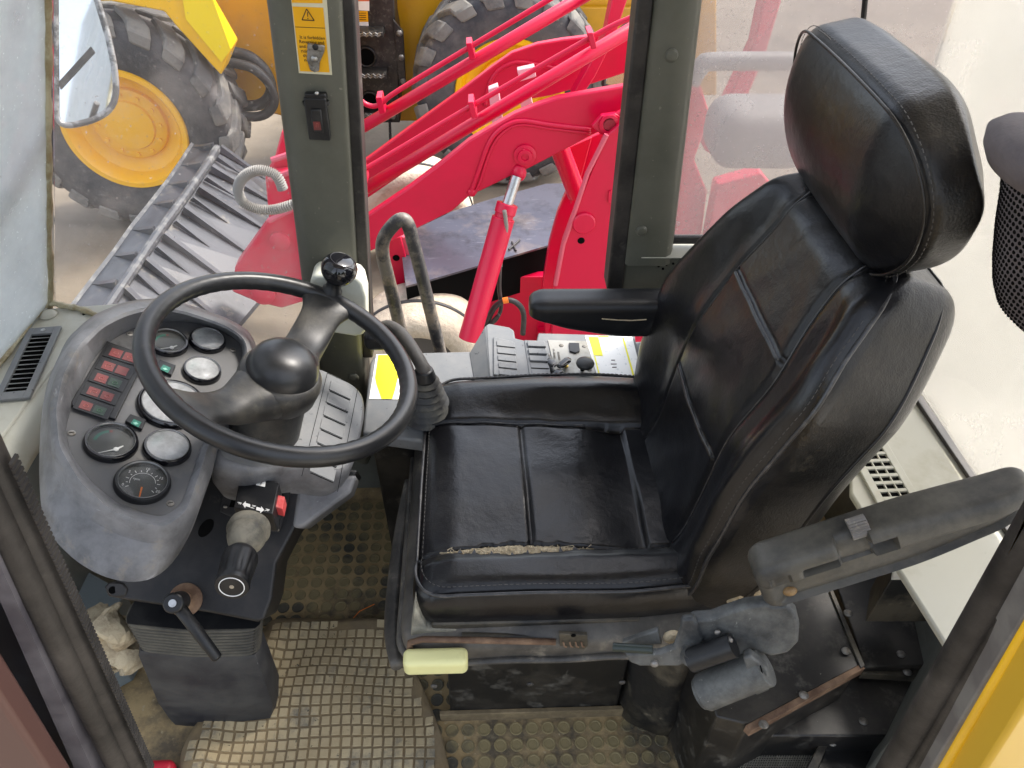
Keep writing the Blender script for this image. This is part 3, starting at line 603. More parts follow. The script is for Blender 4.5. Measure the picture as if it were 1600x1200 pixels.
# ---- backrest frame
BT = math.radians(21); BO = np.array([.268, .885, .5]); bu = np.array([0, 1, 0]); bw = np.array([math.sin(BT), 0, math.cos(BT)]); bn = np.array([-math.cos(BT), 0, math.sin(BT)])
BH0, BH1 = -.055, .560; BW = .500; BTK = .13
def back(P):
    P = np.array(P, float); v = P[:, 0]; h = P[:, 1]+(BH0+BH1)/2; n = P[:, 2]-BTK/2  # front face at n=0
    t = (n+BTK)/BTK                                                # 0 rear .. 1 front
    hw = 1-np.where(v > 0, .44*np.clip((h-.25)/.30, 0, 1.05)**1.15, .30*sstep(h, .38, .60))-.08*sstep(-h, -.08, .06)
    hw = hw*(1-.10*(1-t)*sstep(h, .2, .5))
    v2 = v*hw; a = np.abs(v)/(BW/2)
    win = sstep(h, -.02, .12)*(1-sstep(h, .42, .57))
    f = sstep(t, .35, .95)
    dn = (.026*np.where(v > 0, sstep(a, .45, .85), sstep(a, .72, .93))*win)*f                          # side bolsters
    dn += .010*np.cos(np.clip(a, 0, 1)*math.pi/2)*f*sstep(h, .05, .3)*(1-sstep(h, .3, .56))
    dn -= .020*sstep(h, .50, .575)*f                             # roll at the top
    av = np.where(v2 > 0, v2, -v2*.083/.150); inner = av < .079
    dn -= f*.0045*gro(av-(.083-.016*sstep(h, .35, .5)), .0038)
    for hh, cc in ((.392, .03), (.198, .6)):
        hc = hh+cc*(v2**2-.003); g = h-hc
        dn -= f*np.where(inner, .004*gro(g, .003)+.007*sstep(-g, -.03, 0)*(g > 0)*np.exp(-g/.03)*0, 0)
        dn += f*np.where(inner, .003*np.exp(-np.abs(g+.006)/.014)*(g < 0), 0)
    dn += f*(.0007*np.sin(h*45+3*np.sin(v2*30))+.0009*np.sin(v2*60+h*22)*gro(av-.08, .03))
    rear = (1-sstep(t, .05, .8)); dn -= rear*(.016*sstep(h, -.02, .16)*(1-sstep(h, .30, .60))+.018*sstep(h, .30, .5))
    n2 = n+dn+ .012-.042*(1-sstep(h, .02, .30))
    return BO+v2[:, None]*bu+h[:, None]*bw+n2[:, None]*bn
Vb, Fb = rbox((BW, BH1-BH0, BTK), (.036, .05, .045), .0034)
Pb = back(Vb)
# near side panel uses the dustier leather: split by side
cen = np.array([Vb[f].mean(0) for f in Fb]); side = ((cen[:, 2] < .030) & ((np.abs(cen[:, 0]) > BW/2-.03) | (cen[:, 1] > .24) | (cen[:, 1] < -.2))).astype(int)
obj('backrest', (Pb, Fb, side.tolist(), [LEA2]), LEA, seat, smooth=180)
HC = (BH0+BH1)/2
def bpt(v, h, n=0): return back([[v, h-HC, BTK/2+n]])[0]
edge_ = resamp(rrect(BW-.010, (BH1-BH0)-.010, .05, 8), 260)
for nn, r_ in ((.030, .0032), ):
    P = back(np.array([[a, b, nn+.012] for a, b in edge_])); obj('piping', tube(P, r_, 8, closed=True), PIP, seat, smooth=180)
P = back(np.array([[a, b, .050] for a, b in resamp(rrect(BW-.019, (BH1-BH0)-.018, .05, 8), 260)])); stitches('stitching', P+bn*.0008, .005, .0035, .0006, seat)
edge2 = resamp(rrect(BW-.001, (BH1-BH0)-.001, .05, 8), 260)
P = back(np.array([[a, b, -.028] for a, b in edge2])); obj('rear_piping', tube(P, .0022, 8, closed=True), LEA, seat, smooth=180)
def bseam(name, pts, r=.0013, m=PIP): return obj(name, tube([bpt(a, b)+bn*.0004 for a, b in pts], r, 6), m, seat, smooth=180)
def vinv(v2, h):   # undo the taper for a wanted lateral position
    hw = 1-(.44*min(1.05, max(0, (h-.25)/.30))**1.15 if v2 > 0 else .30*float(sstep(h, .38, .60)))-.08*float(sstep(-h, -.08, .06)); return v2/hw
for s_ in (-1, 1): bseam('seam', [(vinv((.083 if s_ > 0 else -.150)*(1-.19*float(sstep(h, .35, .5))), h), h) for h in np.linspace(.02, .545, 60)])
for hh, cc in ((.392, .03), (.198, .6)):
    L = [bpt(vinv(v, hh), hh+cc*(v*v-.003)-.003)+bn*.0004 for v in np.linspace(-.136, .076, 36)]
    obj('fold_seam_highlight', tube(L, .0008, 8), mat('fold_highlight', (.09, .085, .08), .3), seat, smooth=180)  # paler tube colour draws the highlight along the fold
# pale plastic shell behind the backrest
Vs, Fs = rbox((BW*.84, (BH1-BH0)*.84, .04), (.02, .05, .02), .012); Vs = Vs.copy(); Vs[:, 1] -= .02
Ps = back(np.stack([Vs[:, 0], Vs[:, 1], Vs[:, 2]-.052], 1)); Ps = Ps-bn*.004
obj('back_shell', (Ps, Fs), SIL, seat, smooth=180)
# ---- headrest, leaning forward
HT = math.radians(-13); HO = np.array([.462, .880, .985]); hu = np.array([0, 1, 0]); hw_ = np.array([math.sin(HT), 0, math.cos(HT)]); hn = np.array([-math.cos(HT), 0, math.sin(HT)])
HWD, HHT, HTK = .452, .216, .138
def head(P):
    P = np.array(P, float); v, h, n = P[:, 0], P[:, 1], P[:, 2]; k = h/(HHT/2)
    v2 = v*(1-.24*((1-np.clip(k, -1.1, 1))/2)**1.8-.10*np.clip(k, 0, 1)**2); t = (n+HTK/2)/HTK
    bul = .012*np.cos(np.clip(v/(HWD/2), -1, 1)*math.pi/2)*np.cos(np.clip(k, -1, 1)*math.pi/2)
    n2 = n+bul*sstep(t, .5, 1)-.016*sstep(np.abs(v)/(HWD/2), .55, 1)*sstep(t, .6, 1)
    n2 -= (1-sstep(t, 0, .5))*(-.028*sstep(np.abs(v)/(HWD/2), .3, 1))
    h2 = h-.01*np.cos(v/(HWD/2)*1.4)*(k < 0)*0+.008*np.cos(v/(HWD/2)*math.pi/2)*sstep(k, .4, 1)
    n2 = n2+.02*sstep(-k, .2, 1)*(1-t)+.012*sstep(k, .1, 1.05)*(1-t)
    w_ = .0015*np.sin(h*70+v*15)*sstep(np.abs(n)/(HTK/2), -1, .6)*(t < .7)
    return HO+v2[:, None]*hu+(h2+HHT/2)[:, None]*hw_+(n2-HTK/2+.012+w_)[:, None]*hn
Vh, Fh = rbox((HWD, HHT, HTK), (.105, .105, .05), .0036)
cen = np.array([Vh[f].mean(0) for f in Fh]); side = (cen[:, 2] < .036).astype(int)
obj('headrest', (head(Vh), Fh, side.tolist(), [LEA2]), LEA, seat, smooth=180)
he = resamp(rrect(HWD-.010, HHT-.010, .095, 12), 200)
obj('headrest_piping', tube(head(np.array([[a, b, HTK/2-.022] for a, b in he])), .0019, 8, closed=True), LEA2, seat, smooth=180)
stitches('stitching', head(np.array([[a, b, HTK/2-.034] for a, b in resamp(rrect(HWD-.0015, HHT-.0015, .098, 12), 200)])), .0045, .0035, .0006, seat)
for v_ in (-.05, .05): obj('headrest_rod', cyl(HO+hu*v_-hn*.05-np.array([0, 0, .06]), HO+hu*v_-hn*.05+hw_*.03, .006, 12), CHR, seat)
obj('loose_thread', tube([head([[.07, HHT/2, .04]])[0], head([[.075, HHT/2+.006, .045]])[0], head([[.088, HHT/2+.009, .05]])[0]], .0008, 5), THR, seat)
# ---- armrests
AF = thing('tmp_', 'x', 'x', (0, 0, 0)); bpy.data.objects.remove(AF)
Va, Fa = rbox((.30, .062, .062), (.03, .02, .018), .005)
def farm(P):
    P = np.array(P, float); x, y, z = P[:, 0], P[:, 1], P[:, 2]; k = (x+.15)/.30
    z = z-np.where(z < 0, sstep(k, .05, .62)*.030, 0)*(np.abs(z)/.031)+np.where(z < 0, .018*(1-sstep(k, 0, .25)), 0)*(np.abs(z)/.031)
    return np.stack([x+.243, y+1.112, z*.9+.692], 1)
obj('armrest', (farm(Va), Fa), PLA, seat, smooth=180)
obj('armrest_tear', tube([(.22, 1.0805, .690), (.25, 1.0803, .687), (.275, 1.0803, .686), (.30, 1.0803, .688)], .0011, 6), FOA, seat)
# near armrest, tipped up
nf = Fr(W(1392, 845, y=.565), W(1590, 770, y=.575)-W(1190, 892, y=.565), W(1400, 780, y=.575)-W(1420, 875, y=.555))
ex = nf.loc(1176, 893)[0]; ex2 = nf.loc(1612, 765)[0]
tp = nf.loc(1400, 772)[1]; bt = nf.loc(1405, 893)[1]; print('arm', ex, ex2, tp, bt)
ns = 1 if (nf.n @ (CAM-nf.o)) > 0 else -1
Ln = ex2-ex; Hn = .089
Va, Fa = rbox((Ln, Hn, .05), (.022, .022, .012), .0035)
def narm(P):
    P = np.array(P, float); x, y, z = P[:, 0], P[:, 1], P[:, 2]; k = x/Ln+.5
    fr = sstep(z, -.01, .02)
    # raised rib on the upper half, sunk field on the lower half
    z2 = z-fr*.013*(1-sstep(y, -.004, .010))*sstep(y, -.044, -.036)*sstep(k, .02, .10)
    z2 = z2+fr*.010*sstep(y, .004, .014)
    # notch for the dial and slot
    z2 = z2-fr*.014*sstep(k, .30, .31)*(1-sstep(k, .415, .425))*sstep(y, .006, .010)
    z2 = z2-fr*.016*sstep(k, .165, .172)*(1-sstep(k, .30, .305))*sstep(y, .012, .015)*(1-sstep(y, .024, .027))
    z2 = z2-fr*.016*sstep(k, .42, .425)*(1-sstep(k, .505, .51))*sstep(y, .014, .017)*(1-sstep(y, .028, .031))
    z2 = z2-fr*.006*sstep(k, .045, .055)*(1-sstep(k, .115, .12))*sstep(y, .010, .013)*(1-sstep(y, .024, .027))
    z2 = z2-fr*.012*sstep(k, .80, 1)**2
    y2 = y*(1-.34*sstep(k, .5, 1))+.004*sstep(k, .5, 1)+(k-.5)*.006+.006*np.sin(k*math.pi)*0
    xx = x+(ex+ex2)/2; yy = y2+(tp+bt)/2
    return nf.o+xx[:, None]*nf.u+yy[:, None]*nf.v+(z2*ns)[:, None]*nf.n
ARM = mat('armrest_plastic', (.035, .034, .031), .5, dirt=[((.10, .094, .078), 10, .42, .75, .8), ((.02, .02, .02), 14, .6, .8, .4)], bump=('noise', 500, .35, .0006), streak=((.2, .18, .13), 6, .7, (40, 40, 6)))
na = obj('armrest', (narm(Va), Fa), ARM, seat, smooth=45, label='tipped-up grey plastic armrest with adjuster dial')
def nq(x, y, c=.03): return nf.P(nf.loc(x, y)[0], nf.loc(x, y)[1], c*ns)
dF = Fr(nq(1336, 815, .012), nf.u, nf.v); prof = []
nt_ = 22; V = []; 
for k in range(2):
    for j in range(nt_*2):
        a = 2*math.pi*j/(nt_*2); r = .0135 if j % 2 else .0118; V.append(nf.P(nf.loc(1336, 815)[0]+(-.011+.022*k), nf.loc(1336, 815)[1]+r*math.cos(a), (.010+r*math.sin(a))*ns))
m_ = nt_*2; Fd = [[j, (j+1) % m_, (j+1) % m_+m_, j+m_] for j in range(m_)]+[list(range(m_)), list(range(m_, 2*m_))]
dial = obj('adjuster_dial', (V, Fd), mat('dial_plastic', (.16, .15, .14), .5, dirt=((.4, .36, .28), 80, .5, .7, .7)), na, smooth=20)
cp = nq(1229, 912, .012); obj('pivot_cap', ball(cp, .009, 1.1, .8, .8), mat('tan_cap', (.22, .13, .05), .5, dirt=((.35, .25, .13), 60, .5, .8, .7)), na, smooth=180)
# dried foam and webbing between backrest and arm
Vt, Ft = rbox((.05, .03, .09), .014, .004); Vt = Vt+np.array([[.006*math.sin(p[2]*140+p[0]*90), .006*math.sin(p[0]*120+p[2]*60), 0] for p in Vt])
obj('torn_padding', (Vt+W(1160, 930, y=.655), Ft), FOA, seat, smooth=60)
# ---- suspension shroud, rails, yellow handle
def shroud(P):
    P = np.array(P, float); x, y, z = P[:, 0], P[:, 1], P[:, 2]; k = (x+.28)/.56
    z = z+ .016*k+.003*np.sin(x*40)*(z < 0)
    y = y+np.where(y < 0, .02*sstep(-z, -.01, .05)+.035*sstep(k, .72, 1.), 0)
    return np.stack([x+.165, y+.865, z+.372], 1)
Vs, Fs = rbox((.58, .50, .105), (.045, .045, .03), .006)
sh = surf_obj('suspension_shroud', shroud(Vs), Fs, SHR, seat)
rim = shroud(np.array([[a, b, -.004] for a, b in resamp(rrect(.586, .506, .045, 8), 200)]))
obj('shroud_lip', tube(rim, .007, 10, closed=True, flat=.8), SHR, sh, smooth=180)
rim = shroud(np.array([[a, b+.001, -.022-.012*math.sin(a*9)] for a, b in resamp(rrect(.582, .500, .045, 8), 200)]))
obj('shroud_lip', tube(rim, .005, 10, closed=True, flat=.8), PLA, sh, smooth=180)
# raised front guard at the left
g = smoothpath([W(640, 752, y=1.0), W(628, 830, y=.90), W(618, 920, y=.79), W(614, 990, y=.69), W(620, 1040, y=.62)], 6)
obj('front_guard', tube(g, [.010+.006*math.sin(math.pi*i/(len(g)-1)) for i in range(len(g))], 12), SHR, sh, smooth=180)
for px_ in ((678, 1072), (828, 1069), (972, 1066)): obj('shroud_rivet', ball(W(*px_, y=.632), .006, 1, .5, 1, 12), SHR, sh, smooth=180)
yy = .618
obj('slide_rail', join(box(-.075, .25, .640, .675, .412, .437), ), BLD, seat, bevel=.004)
obj('cream_trim', prism([W(648, 948, y=.636), W(668, 985, y=.636), W(862, 990, y=.636), W(862, 1000, y=.636), W(640, 1004, y=.636)], (0, .03, 0)), mat('dusty_trim', (.16, .155, .13), .7, dirt=((.4, .38, .3), 25, .45, .8, .8)), seat, bevel=.003)
obj('release_bar', tube([W(640, 1022, y=yy), W(641, 1004, y=yy), W(660, 999, y=yy), W(720, 1000, y=yy), W(868, 1003, y=yy)], .0050, 12), RST, seat, smooth=180)
obj('release_bar', tube([W(722, 994, y=yy+.01), W(868, 996, y=yy+.01)], .006, 12), BLD, seat, smooth=180)
Vh2, Fh2 = rbox((.098, .030, .036), (.010, .010, .008), .003); obj('pull_handle', (Vh2+W(681, 1033, y=.598), Fh2), CRM, seat, smooth=180)
obj('rail_bracket', prism([W(873, 985, y=yy), W(917, 987, y=yy), W(918, 1004, y=yy), W(912, 1010, y=yy), W(874, 1004, y=yy)], (0, -.006, 0)), BLD, seat, bevel=.001)
obj('bolt', ball(W(896, 993, y=yy-.007), .004, 1, .5, 1, 12), HOL, seat); obj('wire_clip', join(*[tube([W(x, 1003, y=yy-.008), W(x+2, 1010, y=yy-.012), W(x+5, 1011, y=yy-.008)], .0013, 5) for x in (880, 890, 899, 908)]), RST, seat)
obj('seat_riser', box(-.06, .27, .700, 1.02, .02, .33), BLK, seat, bevel=.004)
obj('floor_rail', box(-.08, .28, .690, .70, .0, .028), mat('tan_rail', (.22, .165, .09), .8, dirt=((.12, .09, .05), 20, .4, .7, .8)), seat, bevel=.002)
pts = [(.26, .03), (.28, .06), (.33, .05), (.36, .07), (.41, .04), (.43, .09)]
bl = []
for z, gr in ((.003, .0), (.09, -.01), (.18, .004), (.27, -.006), (.34, .0)):
    bl.append([np.array([.345+(.085-.03*z/.34+gr)*math.cos(a)*(1+.06*math.sin(3*a+z*20)), .745+(.095-gr)*math.sin(a)*(1+.08*math.sin(4*a+z*9)), z]) for a in np.linspace(0, 2*math.pi, 33)[:-1]])
obj('rubber_bellows', loft(bl), BLD, seat, smooth=180)
# ---- belt retractor assembly hanging off the seat side
rf_ = Fr(W(1110, 1000, y=.55), W(1240, 965, y=.545)-W(985, 1030, y=.565), W(1110, 960, y=.57)-W(1120, 1040, y=.54))
rs_ = 1 if (rf_.n @ (CAM-rf_.o)) > 0 else -1
def rq(x, y, c=0): return W(x, y, pl=(rf_.o+rf_.n*c*rs_, rf_.n))
MET = mat('dusty_casting', (.028, .031, .034), .5, dirt=[((.14, .145, .14), 9, .4, .75, .85), ((.03, .03, .03), 12, .55, .8, .6)], bump=('noise', 60, .4, .003), streak=((.4, .4, .36), 4, .66, (30, 30, 5)))
rt = thing('belt_retractor', 'dusty grey lever bracket with a drum housing below the armrest', 'seat bracket', rq(1110, 1010))
ov = [(1062, 1010), (1066, 985), (1080, 968), (1110, 966), (1140, 955), (1165, 947), (1195, 943), (1212, 947), (1230, 946), (1245, 960), (1250, 980), (1248, 1005), (1232, 1022), (1205, 1028), (1180, 1018), (1150, 1030), (1110, 1045), (1075, 1040)]
obj('cover_plate', prism([rq(*p) for p in ov], rf_.n*-.022*rs_), MET, rt, bevel=.006, seg=3)
obj('lever', prism([rq(*p, .004) for p in [(975, 1022), (1030, 1020), (1052, 1012), (1062, 985), (1064, 968), (1085, 966), (1090, 976), (1100, 1000), (1090, 1030), (1060, 1042), (1000, 1042), (984, 1036)]], rf_.n*-.012*rs_), MET, rt, bevel=.004)
obj('inner_bracket', prism([rq(*p, -.02) for p in [(972, 1004), (1028, 985), (1034, 1008), (972, 1008)]], rf_.n*-.01*rs_), MET, rt, bevel=.002)
obj('yellow_wax_rag', ball(rq(1050, 995, -.03), .012, 1.2, .6, 1.2, 10), FOA, rt, smooth=60)
obj('pull_rod', cyl(rq(958, 1011, .008), rq(1020, 1015, .008), .0065, 16), mat('green_black_grip', (.02, .03, .025), .35), rt)
obj('drum_sleeve', cyl(rq(1078, 1032, .018), rq(1146, 1008, .018), .0165, 24, .0165), PLA, rt)
obj('drum_sleeve', cyl(rq(1080, 1030, .014), rq(1085, 1020, .014), .017, 16), MET, rt)
d0, d1 = rq(1100, 1082, .012), rq(1196, 1042, .012); dd = _n(d1-d0)
obj('drum_housing', join(cyl(d0, d1, .0265, 32), cyl(d0-dd*.006, d0+dd*.002, .023, 32)), MET, rt, bevel=.0015)
obj('drum_flange', prism([rq(*p, .012) for p in [(1160, 1015), (1172, 1011), (1200, 1034), (1202, 1065), (1180, 1074)]], rf_.n*.016*rs_), MET, rt, bevel=.003)
obj('drum_slot', cyl(rq(1188, 1040, .031), rq(1192, 1056, .031), .0009, 6), HOL, rt)
for p, r in (((1138, 1001), .0065), ((1121, 988), .0045), ((1023, 1037), .0065)): obj('bolt', ball(rq(*p, .016 if r > .005 else .006), r, 1, .7, 1, 14), GAL, rt, smooth=180)
obj('white_nut', ball(rq(1126, 1098, .016), .006, 1.2, .7, .6, 12), STX, rt)
# ================================================================== steering wheel
wt_, wb2 = math.radians(22), math.radians(-2)
wn = _n([math.sin(wt_), -math.sin(wb2), math.cos(wt_)]); wc = np.array([-.299, .933, .724])
wu = _n(np.cross([0, 1, 0], wn)); wv = np.cross(wn, wu); WF = Fr(wc, wu, wv)
RUBB = mat('wheel_rubber', (.012, .0125, .014), .34, spec=.5, dirt=[((.035, .035, .035), 7, .45, .8, .6), ((.10, .09, .07), 26, .62, .9, .4)], bump=('noise', 160, .12, .001))
HUBM = mat('hub_rubber', (.018, .018, .0185), .46, dirt=[((.065, .06, .05), 12, .42, .72, .8), ((.14, .13, .10), 40, .6, .85, .5)], bump=('noise', 220, .25, .001))
whl = thing('steering_wheel', 'black two-spoke steering wheel with worn hub and spinner knob', 'steering wheel', wc)
WR = .2005; P = [WF.P(WR*math.cos(a), WR*math.sin(a)) for a in np.linspace(0, 2*math.pi, 181)[:-1]]
rr_ = []
for i in range(180):
    a = 2*math.pi*i/180; rr_.append(.0128)
V = []; 
nr = 20
for i in range(180):
    a = 2*math.pi*i/180; c = P[i]; er = math.cos(a)*WF.u+math.sin(a)*WF.v
    for j in range(nr):
        b = 2*math.pi*j/nr; r = .0152; cb = math.cos(b)
        if cb < -.25: r -= .0011*(.5+.5*math.cos(i*2*math.pi/3.0*1.0*.5*2))*min(1, (-cb-.25)*2)   # finger grips inside
        V.append(c+er*r*cb+WF.n*r*1.02*math.sin(b))
Fr_ = [[i*nr+j, i*nr+(j+1) % nr, ((i+1) % 180)*nr+(j+1) % nr, ((i+1) % 180)*nr+j] for i in range(180) for j in range(nr)]
obj('rim', (V, Fr_), RUBB, whl, smooth=180)
hub_uv = WF.loc(441, 585); hc_ = (hub_uv[0]*.35, hub_uv[1]*.35); print('hub', hub_uv)
HB = WF.P(0, 0, -.045)
def spoke(px, w0, w1, w2):
    a, b = WF.loc(*px); L = math.hypot(a, b); d = (a/L, b/L); s = (-d[1], d[0]); rings = []
    for t in np.linspace(0, 1, 22):
        r = .02+t*(WR-.020); e = .5-.5*math.cos(min(1, max(0, (t-.35)/.65))*math.pi)
        h = -.050+.048*e
        w = w0+(w1-w0)*float(sstep(t, 0, .45)); w = w+(w2-w1)*float(sstep(t, .72, 1))**1.5
        th = .032-.019*float(sstep(t, .15, .75))
        rings.append([WF.P(d[0]*r+s[0]*w*ca_, d[1]*r+s[1]*w*ca_, h+th*sa_) for ca_, sa_ in [(math.copysign(abs(math.cos(q))**.75, math.cos(q)), math.copysign(abs(math.sin(q))**.75, math.sin(q))) for q in np.linspace(0, 2*math.pi, 25)[:-1]]])
    return obj('spoke', loft(rings), HUBM, whl, smooth=180)
spoke((524, 458), .056, .034, .052); spoke((268, 650), .054, .032, .055)
obj('hub_base', lathe(Fr(WF.P(0, 0, -.085), WF.u, WF.v), [(.030, 0), (.052, .004), (.063, .020), (.066, .045), (.064, .058), (.056, .066), (.0, .067)], 48, cap1=False), HUBM, whl, smooth=180)
dome = [(.0565, 0), (.0562, .006), (.054, .016), (.049, .027), (.041, .036), (.030, .042), (.018, .0452), (.006, .0462), (.0, .0463)]
obj('hub_cap', lathe(Fr(WF.P(0, 0, -.024), WF.u, WF.v), dome, 48, cap1=False), RUBB, whl, smooth=180)
obj('steering_shaft', cyl(WF.P(0, 0, -.2), WF.P(0, 0, -.08), .062, 32, .052), HUBM, whl)
ka, kb = WF.loc(516, 463); kF = Fr(WF.P(ka, kb, .0), WF.u, WF.v)
obj('knob_stem', lathe(kF, [(.018, .008), (.0175, .016), (.014, .020), (.0125, .032), (.015, .040)], 24), PLA, whl, smooth=50)
kp = [(.015, .034), (.023, .040), (.0290, .049), (.0315, .059), (.0305, .069), (.0275, .074), (.0268, .0755), (.0235, .079), (.0165, .082), (.0, .083)]
obj('spinner_knob', lathe(kF, kp, 32, cap1=False), GLO, whl, smooth=60)
obj('knob_ring', tube([kF.P(.0205*math.cos(a), .0205*math.sin(a), .0806) for a in np.linspace(0, 2*math.pi, 33)[:-1]], .0007, 6, closed=True), PIP, whl, smooth=180)
# ================================================================== instrument cluster
pt = math.radians(22); PO = W(222, 690, z=.66); PF = Fr(PO, (math.cos(pt), 0, -math.sin(pt)), (0, 1, 0))
cl = thing('instrument_cluster', 'worn grey dashboard pod with round gauges and red and green warning lamps', 'dashboard', PO)
def polar(pts, c, n=150, ctr=(236, 655), sm=3):
    P = np.array(pts, float)-ctr; out = []
    for a in np.linspace(0, 2*math.pi, n, endpoint=False):
        d = np.array([math.cos(a), math.sin(a)]); best = 0
        for i in range(len(P)):
            p, q = P[i], P[(i+1) % len(P)]; e = q-p; den = d[0]*e[1]-d[1]*e[0]
            if abs(den) < 1e-9: continue
            t = (p[0]*e[1]-p[1]*e[0])/den; u = (p[0]*d[1]-p[1]*d[0])/den
            if t > 0 and -1e-6 <= u <= 1+1e-6: best = max(best, t)
        out.append(np.array(ctr)+d*best)
    R = np.array(out)
    for _ in range(sm): R = (np.roll(R, 1, 0)+2*R+np.roll(R, -1, 0))/4
    return R
fe = [(102, 672), (112, 712), (141, 751), (180, 784), (228, 803), (255, 808), (282, 790), (300, 740), (313, 700), (327, 675), (345, 630), (368, 580), (383, 556), (376, 535), (352, 519), (320, 508), (291, 502), (258, 503), (230, 506), (203, 515), (168, 535), (140, 570), (115, 625)]
ri = [(93, 640), (98, 695), (128, 748), (170, 788), (222, 812), (258, 818), (288, 795), (306, 745), (320, 700), (333, 675), (352, 630), (374, 580), (387, 553), (380, 530), (352, 512), (318, 500), (285, 490), (250, 484), (225, 486), (196, 494), (160, 512), (128, 545), (104, 590)]
ro = [(78, 640), (84, 700), (118, 757), (165, 800), (220, 826), (262, 832), (296, 805), (315, 748), (330, 700), (343, 675), (362, 630), (384, 582), (394, 552), (386, 523), (356, 504), (320, 490), (283, 478), (248, 471), (220, 472), (190, 480), (152, 498), (116, 530), (90, 580)]
md = [(70, 640), (74, 705), (95, 768), (140, 812), (190, 838), (235, 850), (275, 846), (305, 812), (325, 748), (338, 704), (350, 678), (370, 632), (392, 584), (400, 552), (390, 520), (358, 500), (320, 486), (283, 474), (248, 468), (220, 469), (188, 476), (148, 495), (110, 528), (82, 580)]
ob_ = [(62, 680), (61, 740), (64, 800), (82, 842), (122, 880), (160, 901), (200, 911), (240, 906), (272, 880), (300, 830), (328, 750), (345, 700), (360, 670), (378, 635), (398, 588), (405, 552), (392, 518), (358, 498), (320, 484), (283, 472), (248, 466), (220, 467), (186, 474), (144, 493), (105, 528), (76, 590), (66, 635)]
A0 = polar(fe, 0); A1 = polar(ri, 0); A2 = polar(ro, 0); A3 = polar(md, 0); A4 = polar(ob_, 0)
hh = np.array([.014+.030*(.5+.5*math.cos(math.atan2(p[1]-655, p[0]-236)-math.radians(-125))) for p in A1]); k_ = np.arange(len(A0))
r0 = [PF.px(*p, 0) for p in A0]; r1 = [PF.px(*A1[i], hh[i]) for i in k_]; r1b = [PF.px(*(A1[i]*.6+A2[i]*.4), hh[i]+.0035) for i in k_]; r2 = [PF.px(*A2[i], hh[i]-.003) for i in k_]
r3 = [PF.px(*A3[i], -.012) for i in k_]; r4 = [PF.px(*A4[i], -.05) for i in k_]; mid = [(np.array(a)+b)/2 for a, b in zip(r3, r4)]
cen_ = np.mean(r4, 0); r34 = [PF.px(*(A3[i]*.45+A4[i]*.55), -.026) for i in k_]
r5 = [PF.px(*A4[i], -.075)*.97+(cen_-PF.n*.06)*.03 for i in k_]; r6 = [PF.px(*A4[i], -.13)*.80+(cen_-PF.n*.12)*.20 for i in k_]
obj('housing', loft([r0, r1, r1b, r2, r3, r34, r4, r5, r6], False, True), PLW, cl, smooth=50)
obj('face_plate', ([PF.px(*p, .0008) for p in A0], [list(range(len(A0)))]), PLS, cl, smooth=0)
